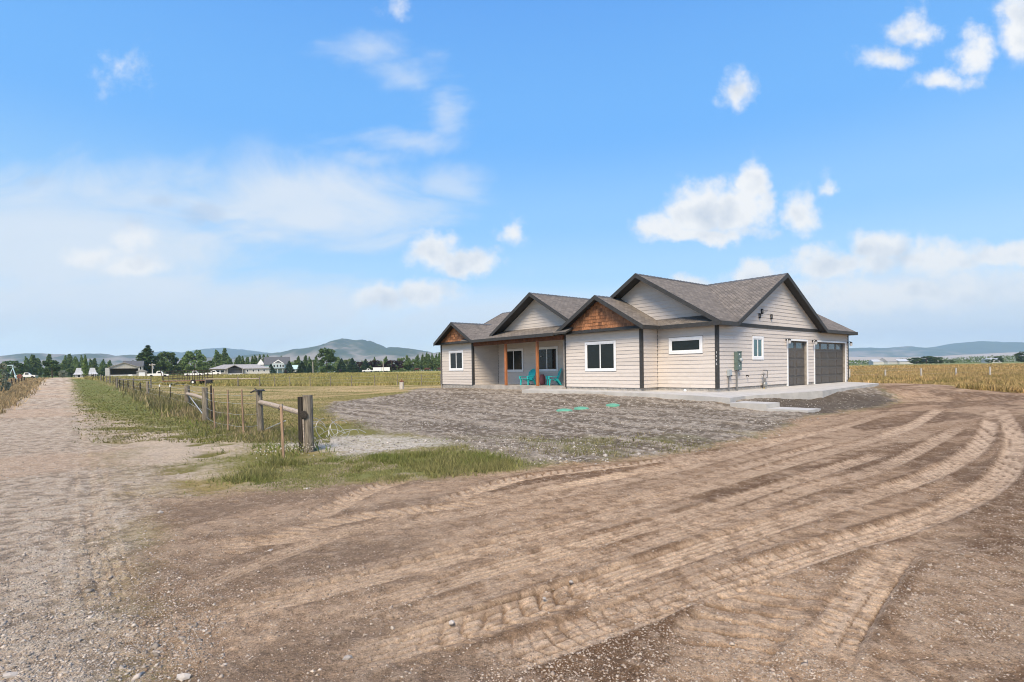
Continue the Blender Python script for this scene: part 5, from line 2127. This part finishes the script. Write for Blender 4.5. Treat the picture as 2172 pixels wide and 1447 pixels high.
def proto(kind, var):
    key = (kind, var)
    if key in PROTO:
        return PROTO[key]
    g = np.random.default_rng(hash(kind) % 1000 if False else sum(map(ord, kind)) * 7 + var)
    pts = []
    if kind == 'poplar':                      # unit height 1, narrow upright plumes
        for _ in range(5 + var):
            cx, cy = g.normal(0, .055, 2)
            top_ = g.uniform(.72, 1.0) if _ else 1.0
            n = 330
            z = g.uniform(.10, 1, n) ** .9 * top_
            w = .105 * np.sin(np.clip((z / top_ - .02), 0, 1) * math.pi) ** .6 * (1.05 - .45 * z)
            t = g.uniform(0, 6.28, n)
            r_ = w * np.sqrt(g.uniform(.15, 1, n))
            lump = 1 + .3 * np.sin(z * 40 + t * 2)
            pts.append(np.stack([cx * (1 - .3 * z) + np.cos(t) * r_ * lump, cy + np.sin(t) * r_ * lump, z], 1))
        size, mat, limbs, tr = .025, 'leaf_green', 4, .014
    elif kind in ('round', 'plum', 'bush', 'bigtree'):
        nb = 26
        for i in range(nb):
            t = g.uniform(0, 6.28)
            zz = g.uniform({'bush': .1, 'bigtree': .1}.get(kind, .2), .9)
            rr = .40 * math.sin(min(1, zz * 1.05) * math.pi) ** .55 * g.uniform(.45, 1)
            if kind == 'bigtree':
                rr *= .78
            c = np.array([math.cos(t) * rr, math.sin(t) * rr, zz])
            n = 110
            q = g.normal(size=(n, 3))
            q /= np.linalg.norm(q, axis=1)[:, None]
            pts.append(c + q * g.uniform(.07, .13) * g.uniform(.6, 1, n)[:, None])
        size, limbs, tr = .026, 6, .022
        mat = {'round': 'leaf_green', 'plum': 'leaf_plum', 'bush': 'leaf_dark', 'bigtree': 'leaf_dark'}[kind]
    else:                                     # spruce
        n = 2000
        z = 1 - g.uniform(0, 1, n) ** .6 * .95
        lay = .5 + .5 * np.abs(np.sin(z * 28))
        t = g.uniform(0, 6.28, n)
        r_ = .27 * (1 - z) * (.55 + .5 * lay) * np.sqrt(g.uniform(.3, 1, n)) * (1 + .15 * np.sin(t * 5 + z * 9)) + .01
        pts.append(np.stack([np.cos(t) * r_, np.sin(t) * r_, z - r_ * .25], 1))
        size, mat, limbs, tr = .022, 'leaf_spruce', 0, .014
    v, f_ = leafcloud(np.concatenate(pts), size, 3 + var)
    cm = np_mesh('crown', v, f_, mat)
    PROTO[key] = (cm, trunk_mesh(1.0, tr, limbs, var))
    return PROTO[key]


def tree(name, kind, px, pt, w_px, Y, label, cat='tree', group=None, base=None, mat=None):
    p = atd(px, Y)
    X_, Y_, Z_ = ray(px, pt)
    H = CZ + float(Z_ / Y_) * Y - p.z
    var = random.randrange(3)
    cm, tm = proto(kind, var)
    if mat:
        k2 = (kind, var, mat)
        if k2 not in PROTO:
            cm2 = cm.copy()
            cm2.materials[0] = MATS[mat]
            PROTO[k2] = (cm2, tm)
        cm, tm = PROTO[k2]
    base_w = {'poplar': .30, 'spruce': .50, 'bigtree': .72}.get(kind, .92)
    W_ = w_px * 1.4 * Y / FPX
    e = empty(name, p, random.uniform(0, 6.28), label, cat, group)
    e.scale = (W_ / base_w, W_ / base_w, H)
    link('crown', cm, e)
    link('trunk', tm, e)
    return e


ORD = ['first', 'second', 'third', 'fourth', 'fifth', 'sixth', 'seventh', 'eighth', 'ninth', 'tenth', 'eleventh', 'twelfth', 'thirteenth', 'fourteenth', 'fifteenth', 'sixteenth']


def row(name, kind, items, Y, words, cat, group, mat=None):
    items = sorted(items)
    for i, (px, pt, w_) in enumerate(items):
        tree(name, kind, px, pt, w_, Y + random.uniform(-8, 8), words % ORD[i], cat, group, mat=mat)


row('poplar_tree', 'poplar', [(59, 756, 10), (72, 752.5, 13), (80, 760, 11), (106, 751.5, 10), (138, 754, 11), (148, 751, 10), (158, 756, 9), (165, 757, 9), (175, 753, 9), (196, 761, 9), (202, 760, 8), (218, 762, 10), (230, 764, 11)],
    290, 'narrow poplar, %s from the left beyond the far end of the gravel road', 'tree', 'poplars beyond the gravel road')
tree('poplar_tree', 'poplar', 182.5, 752, 9, 160, 'narrow poplar standing in front of the white roofed cabin')
tree('broad_tree', 'bush', 111, 763, 40, 190, 'broad dark green tree standing left of the gravel road end')
tree('broad_tree', 'bush', 28, 764, 44, 230, 'dark rounded tree behind the swing set')
tree('broad_tree', 'bush', 52, 776, 26, 240, 'low dark tree right of the swing set top bar')
tree('pale_bush', 'bush', 133, 785, 15, 170, 'small pale grey green bush right of the road end', 'bush', mat='leaf_silver')
tree('broad_tree', 'round', 126, 770, 26, 260, 'mid green bushy tree just right of the broad dark tree at the road end')
tree('broad_tree', 'round', 152, 772, 30, 285, 'low leafy tree under the poplars left of the white cabin')
tree('broad_tree', 'round', 215, 778, 26, 285, 'low leafy tree between the white cabin and the open barn')
tree('silver_bush', 'bush', -2, 765, 30, 45, 'pale silvery leaved bush cut by the left picture edge', 'bush', mat='leaf_silver')
tree('poplar_tree', 'poplar', 312, 733, 31, 235, 'tall dense poplar right behind the open barn', mat='leaf_dark')
tree('broad_tree', 'round', 341, 750, 34, 240, 'leafy tree right of the tall poplar behind the barn')
tree('broad_tree', 'bigtree', 356, 743, 34, 246, 'taller leafy tree behind the left end of the stock trailer', mat='leaf_green')
tree('broad_tree', 'round', 371, 757, 20, 250, 'slim leafy tree behind the middle of the stock trailer')
tree('poplar_tree', 'poplar', 391, 753, 16, 250, 'medium poplar left of the tall leafy tree behind the trailer')
tree('broad_tree', 'bigtree', 413, 738, 34, 238, 'tall leafy tree behind the right end of the stock trailer', mat='leaf_green')
tree('broad_tree', 'round', 430, 752, 20, 255, 'light leafy tree beside the tall tree behind the trailer', mat='leaf_light')
tree('broad_tree', 'round', 444, 764, 34, 225, 'low round tree at the left end of the ranch house')
row('poplar_tree', 'poplar', [(454, 753, 9), (466, 742, 15), (477, 738.5, 15), (489, 754, 10), (501, 757, 8), (509, 754, 9), (516, 755, 8), (526, 757, 8), (536, 755, 9), (544, 753, 9), (552, 751, 9), (561, 752, 9), (571, 752.5, 9), (594, 755, 9), (607, 757, 8)],
    305, 'narrow poplar, %s from the left in the row behind the ranch house', 'tree', 'poplars behind the ranch house')
tree('broad_tree', 'round', 472, 764, 24, 300, 'low green tree under the two tallest poplars behind the ranch house')
row('spruce_tree', 'spruce', [(575, 772, 16), (614, 765, 18), (641, 766, 21), (656, 772, 14)], 255, 'dark spruce, %s from the left between the ranch house and the cottonwood', 'tree', 'spruces by the country house')
tree('broad_tree', 'round', 622, 768, 20, 300, 'rounded green tree right of the country house')
row('poplar_tree', 'poplar', [(631, 755, 10), (649, 754, 9), (659, 756, 9), (669, 754, 9)], 300, 'narrow poplar, %s of four just left of the big cottonwood', 'tree', 'poplars left of the cottonwood')
tree('cottonwood_tree', 'bigtree', 694, 737, 34, 248, 'big dark green cottonwood rising above the other trees at the meadow edge')
row('spruce_tree', 'spruce', [(725, 760, 19), (748, 759, 23), (776, 761, 20)], 255, 'dark spruce, %s of three right of the big cottonwood', 'tree', 'spruces right of the cottonwood')
row('plum_tree', 'plum', [(763, 763, 20), (797, 764, 32), (831, 760, 40)], 262, 'purple leaved tree, %s of three at the meadow edge', 'tree', 'purple leaved trees')
tree('broad_tree', 'round', 738, 760, 22, 300, 'light green tree between the first two spruces right of the cottonwood', mat='leaf_light')
tree('poplar_tree', 'poplar', 717, 757, 10, 300, 'narrow light poplar just right of the big cottonwood', mat='leaf_light')
row('poplar_tree', 'poplar', [(795, 757, 9), (817, 756, 10), (867, 753, 11), (884, 752, 10), (896, 750, 8), (904, 747.5, 9), (909, 751, 8), (918, 749, 9), (925, 750.5, 9), (932, 748, 9), (942, 750, 10)],
    300, 'narrow poplar, %s from the left between the purple trees and the house', 'tree', 'poplars left of the house')
tree('broad_tree', 'round', 853, 757, 22, 290, 'mid green tree right of the last purple leaved tree')
tree('broad_tree', 'round', 875, 762, 24, 292, 'low green tree among the poplars left of the house')
for px, pt, w_, Y, lab in ((1944, 758, 30, 400, 'dark tree, leftmost of the clump beyond the golden field'), (1965, 755, 34, 402, 'dark tree, tallest of the clump beyond the golden field'), (1987, 757, 28, 398, 'dark tree, rightmost of the clump beyond the golden field'),
                           (2119, 755, 20, 390, 'dark rounded tree beyond the field, left of the picture edge tree'), (2172, 745, 30, 380, 'dark tree cut by the right picture edge'), (2098, 762, 14, 395, 'small dark shrub like tree left of the dark rounded tree'),
                           (2016, 763, 14, 410, 'small pale green tree right of the dark clump beyond the field'), (1868, 761, 26, 440, 'low green tree above the leftmost white shed')):
    tree('field_tree', 'bush', px, pt, w_, Y, lab, group='trees beyond the golden field')
# far woods that read as one mass
g = np.random.default_rng(5)
pts = []
for px0, px1, Y0, h, n in ((-60, 330, 330, 6.0, 7000), (330, 960, 340, 6.5, 11000), (1780, 2260, 520, 5.0, 6000)):
    px = g.uniform(px0, px1, n)
    Yd = g.uniform(Y0, Y0 + 60, n)
    x0, y0, _ = ray(px, 783.4 - (px - 1086) * math.tan(ROLL))
    x = x0 / y0 * Yd
    hh = h * (.35 + 1.1 * vn(x / 9, Yd * 0, 8))
    pts.append(np.stack([x, Yd, hz(x, Yd) + g.uniform(0, 1, n) ** .8 * hh], 1))
v, f_ = leafcloud(np.concatenate(pts), .55, 9)
tag(link('distant_woods', np_mesh('distant_woods', v, f_, 'leaf_green')), 'dark band of distant woods behind the meadows', 'woods', kind='stuff')


# ------------------------------------------------------------------ grass and stones
def scatter(n, box, seed):
    g = np.random.default_rng(seed)
    px = g.uniform(box[0], box[2], n)
    py = g.uniform(box[1], box[3], n)
    x, y = at(px, py)
    return x, y, g


def blades(name, label, n, box, seed, prob, height, col_a, col_b, width=.0011, lean=.45):
    x, y, g = scatter(n, box, seed)
    ok = (y > .5) & (np.hypot(x, y) < 260)
    x, y = x[ok], y[ok]
    z, col, zone, M = ground_eval(x, y)
    k = g.uniform(0, 1, len(x)) < prob(M, x, y)
    x, y, z = x[k], y[k], z[k]
    n = len(x)
    r = np.hypot(x, y)
    h = height(x, y, {q: v[k] for q, v in M.items()}) * g.uniform(.45, 1.25, n)
    w = np.maximum(.004, width * r) * g.uniform(.7, 1.4, n)
    t = g.uniform(0, 6.28, n)
    ox, oy = np.cos(t), np.sin(t)
    lx, ly = g.normal(0, lean, n) * h, g.normal(0, lean, n) * h
    b = np.stack([x, y, z - .015], 1)
    v = np.empty((n, 3, 3))
    v[:, 0] = b + np.stack([ox * w, oy * w, 0 * w], 1)
    v[:, 1] = b - np.stack([ox * w, oy * w, 0 * w], 1)
    v[:, 2] = b + np.stack([lx, ly, h], 1)
    mixv = np.clip(fbm(x, y, 1.2, 3, seed + 3) * 1.6 - .3 + g.normal(0, .22, n), 0, 1)[:, None]
    c = np.array(col_a) * (1 - mixv) + np.array(col_b) * mixv
    c = np.repeat((c * g.uniform(.55, 1.4, n)[:, None])[:, None], 3, 1).reshape(-1, 3)
    me = np_mesh(name, v.reshape(-1, 3), np.arange(n * 3).reshape(-1, 3), 'grassblade', c)
    tag(link(name, me), label, 'grass', kind='stuff')


GREEN, OLIVE, TAN, GOLD = (.165, .175, .04), (.17, .17, .06), (.34, .265, .15), (.40, .26, .11)
clear = lambda M: 1 - np.clip(M['road'] + M['drive'] + M['yard'] * .97, 0, 1)


def weed_h(x, y, M):
    h = .04 + .075 * sst(.45, .7, fbm(x, y, .8, 2, 91))
    for p, r_, a in ((pA, .45, .22), (pB, .4, .22), (pC, 1.2, .3), (at3(555, 955), .55, .15), (at3(590, 985), .35, .08), (at3(640, 965), .45, .14)):
        h = h + a * np.exp(-((x - p.x) ** 2 + (y - p.y) ** 2) / r_ ** 2)
    return h


def fence_side(x, y):
    """metres to the paddock side of the roadside fence (negative towards the road)"""
    d_ = np.array([pD.x - pA.x, pD.y - pA.y])
    d_ = d_ / np.hypot(*d_)
    return -((x - pA.x) * -d_[1] + (y - pA.y) * d_[0])


blades('lawn_grass', 'short mixed green grass around the corner posts', 170000, (390, 880, 1260, 1060), 101,
       lambda M, x, y: clear(M) * (1 - .75 * M['dust']) * (1 - .97 * M['wh']) * (.12 + .88 * np.clip(M['lush'], 0, 1)) * sst(.34, .56, fbm(x, y, .55, 4, 92) + .14 * M['lush']), weed_h, (.15, .19, .04), (.27, .245, .10), .0008)
blades('yard_weeds', 'sparse weeds on the edge of the bare yard', 26000, (700, 850, 1500, 985), 102,
       lambda M, x, y: M['yard'] * sst(.60, .72, fbm(x, y, 1.1, 3, 93)) * sst(17, 11, y) * .8, lambda x, y, M: .07 + 0 * x, OLIVE, TAN, .0009)
blades('roadside_grass', 'mown grass strip beside the gravel road', 60000, (150, 800, 700, 940), 103,
       lambda M, x, y: clear(M) * (1 - .6 * M['dust']) * .9 * sst(3.5, .5, fence_side(x, y)), lambda x, y, M: .06 + 0 * x, GREEN, (.23, .20, .09), .0009)


def fence_line(x, y):
    # distance to the roadside fence
    d_ = np.array([pD.x - pA.x, pD.y - pA.y])
    d_ = d_ / np.hypot(*d_)
    return np.abs((x - pA.x) * -d_[1] + (y - pA.y) * d_[0])


blades('fence_grass', 'tall dry grass growing along the roadside fence', 70000, (180, 798, 640, 940), 104,
       lambda M, x, y: clear(M) * np.exp(-(fence_line(x, y) / .8) ** 2) * (.25 + .75 * sst(17, 24, y)), lambda x, y, M: (.34 + .2 * fbm(x, y, 2, 2, 95)) * (.3 + .7 * sst(16, 26, y)), OLIVE, TAN, .0009, .3)
blades('verge_grass', 'tall dry grass on the left verge of the road', 26000, (-40, 797, 130, 880), 105,
       lambda M, x, y: clear(M) * np.clip(M['vg'], 0, 1), lambda x, y, M: .22 + .2 * fbm(x, y, 3, 2, 96), (.30, .24, .13), (.42, .30, .165), .0007, .4)
blades('paddock_grass', 'short dry paddock grass left of the house', 95000, (200, 806, 960, 905), 106,
       lambda M, x, y: clear(M) * (1 - M['ft']) * .6 * sst(-.3, 1.2, fence_side(x, y)), lambda x, y, M: .05 + 0 * x, (.21, .20, .07), (.42, .33, .17), .0008)
blades('meadow_grass', 'tall golden green meadow grass beyond the paddock fence', 80000, (180, 792, 960, 822), 107,
       lambda M, x, y: np.clip(M['ft'], 0, 1), lambda x, y, M: .30 + .22 * fbm(x, y, 6, 2, 97), (.25, .25, .08), (.43, .34, .135), .0008, .42)
blades('field_grass', 'tall golden grass of the field right of the garage', 90000, (1790, 770, 2200, 836), 108,
       lambda M, x, y: np.clip(M['rf'], 0, 1) * clear(M), lambda x, y, M: (.26 + .24 * fbm(x, y, 6, 2, 98)) * (1 - .65 * M['rg']), (.30, .24, .085), (.56, .37, .17), .0008, .42)

# pale flowers by the corner post
x, y, g = scatter(900, (540, 930, 720, 1000), 120)
sel = np.exp(-((x - pA.x) ** 2 + (y - pA.y + .35) ** 2) / .35) + .6 * np.exp(-((x - pA.x + .75) ** 2 + (y - pA.y + .9) ** 2) / .3) > g.uniform(0, 1.1, len(x))
x, y = x[sel], y[sel]
z = hz(x, y) + g.uniform(.04, .2, len(x))
v, f_ = leafcloud(np.stack([x, y, z], 1), .014, 4)
me = np_mesh('weed_flowers', v, f_, 'grassblade', np.tile([.62, .56, .46], (len(v), 1)))
tag(link('weed_flowers', me), 'tiny cream weed flowers around the corner post', 'flowers', kind='stuff')

ICO = np.array([(1, 0, 0), (0, 1, 0), (-1, 0, 0), (0, -1, 0), (.15, -.1, 1), (-.1, .1, -1.)])
ICF = np.array([(0, 1, 4), (1, 2, 4), (2, 3, 4), (3, 0, 4), (1, 0, 5), (2, 1, 5), (3, 2, 5), (0, 3, 5)])
NV = len(ICO)


def stones(name, label, n, box, seed, prob, size, ca, cb, minpx=.55):
    x, y, g = scatter(n, box, seed)
    ok = (y > .8) & (np.hypot(x, y) < 60)
    x, y = x[ok], y[ok]
    z, col, zone, M = ground_eval(x, y)
    k = g.uniform(0, 1, len(x)) < prob(M, x, y)
    x, y, z = x[k], y[k], z[k]
    n = len(x)
    r = np.hypot(x, y)
    s = np.maximum(size * np.exp(g.normal(0, .42, n)), minpx * r / FPX * g.uniform(.7, 1.5, n))
    ax = np.stack([s * g.uniform(.8, 1.5, n), s * g.uniform(.7, 1.1, n), s * g.uniform(.4, .8, n)], 1)
    t = g.uniform(0, 6.28, n)
    base = ICO[None] * (1 + g.uniform(-.28, .28, (n, NV, 1))) * ax[:, None]
    tl = g.normal(0, .3, n)[:, None]
    bx, bz = base[..., 0] * np.cos(tl) - base[..., 2] * np.sin(tl), base[..., 0] * np.sin(tl) + base[..., 2] * np.cos(tl)
    c_, s_ = np.cos(t)[:, None], np.sin(t)[:, None]
    v = np.stack([bx * c_ - base[..., 1] * s_ + x[:, None], bx * s_ + base[..., 1] * c_ + y[:, None], bz + (z + ax[:, 2] * .25)[:, None]], -1)
    m_ = g.uniform(0, 1, n)[:, None] ** 1.2
    c = (np.array(ca) * (1 - m_) + np.array(cb) * m_) * g.uniform(.8, 1.2, n)[:, None]
    F = (ICF[None] + (np.arange(n) * NV)[:, None, None]).reshape(-1, 3)
    me = np_mesh(name, v.reshape(-1, 3), F, 'stone', np.repeat(c, NV, 0))
    tag(link(name, me), label, 'gravel', kind='stuff')


stones('drive_gravel', 'loose brown and pale gravel on the driveway', 90000, (-100, 900, 2280, 1470), 201,
       lambda M, x, y: M['drive'] * (1 - .6 * np.clip(M['li'], 0, 1)) * (.2 + .8 * sst(.42, .62, fbm(x, y, .7, 3, 203))), .0048, (.20, .135, .09), (.52, .435, .35))
stones('road_gravel', 'loose grey gravel on the road', 34000, (-100, 830, 480, 1470), 202,
       lambda M, x, y: M['road'] * .9, .0058, (.21, .175, .14), (.50, .435, .37))
stones('yard_stones', 'stones and clods over the bare yard soil', 42000, (560, 820, 1920, 985), 204,
       lambda M, x, y: M['yard'] * (.10 + .6 * sst(.45, .68, fbm(x, y, 1.2, 3, 205))) + .5 * M['wh'] + .3 * M['dust'], .013, (.14, .12, .10), (.56, .51, .45), .62)
# stones big enough to point at
bigs = [(958, 1322, .032, 'pale rounded stone on the near driveway, largest between the tyre tracks'), (575, 1168, .030, 'pale pointed stone left of the grass patch on the driveway'), (530, 1221, .026, 'whitish stone in the left part of the driveway'),
        (738, 1395, .034, 'flat pale stone at the bottom left of the driveway'), (390, 1437, .04, 'long flat stone at the bottom edge left of centre'), (20, 1434, .045, 'grey flat stone in the bottom left corner'),
        (1154, 1270, .022, 'pale stone at the middle of the driveway'), (1211, 1235, .026, 'flat pinkish stone right of the middle of the driveway'), (1222, 979, .05, 'white stone at the grass tip beside the drive'),
        (1284, 967, .07, 'grey white rock on the drive edge of the yard, left of the rock group'), (1355, 964, .06, 'grey white rock on the drive edge of the yard, right of the rock group'), (1622, 930, .06, 'pale rock where the yard meets the drive near the steps'),
        (652, 1038, .05, 'pale broken rock at the lower left edge of the grass'), (340, 1088, .05, 'flat grey rock at the left start of the brown drive')]
for px, py, s, lab in bigs:
    p = at3(px, py)
    s = s * .8
    bm = bmesh.new()
    bmesh.ops.create_icosphere(bm, subdivisions=1, radius=1)
    s = s * .85
    off = random.random() * 50
    for v in bm.verts:
        q = v.co
        k = 1 + .42 * (float(vn(np.array(q.x * 1.9 + off), np.array(q.y * 1.9 + q.z * 2.3), 3)) - .5) * 2
        v.co = Vector((q.x * k * 1.35, q.y * k, q.z * k * .6)) * s
    me = bpy.data.meshes.new('stone')
    bm.to_mesh(me)
    bm.free()
    a = me.color_attributes.new('col', 'FLOAT_COLOR', 'POINT')
    cc = random.uniform(.32, .46)
    for d_ in a.data:
        d_.color = (cc, cc * .9, cc * .8, 1)
    me.materials.append(MATS['stone'])
    o = link('stone', me)
    o.location = (p.x, p.y, p.z + s * .12)
    o.rotation_euler = (0, 0, random.uniform(0, 3))
    tag(o, lab, 'stone', 'larger stones on the drive and yard edge')

# ------------------------------------------------------------------ haze over the valley
m = bpy.data.materials.new('haze')
m.use_nodes = True
T = NT(m.node_tree)
out = T.n.new('ShaderNodeOutputMaterial')
pv = T.n.new('ShaderNodeVolumePrincipled')
pv.inputs['Color'].default_value = (.61, .81, 1.0, 1)
pv.inputs['Density'].default_value = .00013
pv.inputs['Anisotropy'].default_value = .2
T.link(pv.outputs[0], out.inputs['Volume'])
MATS['haze'] = m
hb = MB().box(-7800, 7800, -7800, 7800, -60, 420).build('haze', 'haze')
tag(hb, 'thin blue summer haze over the valley', 'haze', kind='stuff')
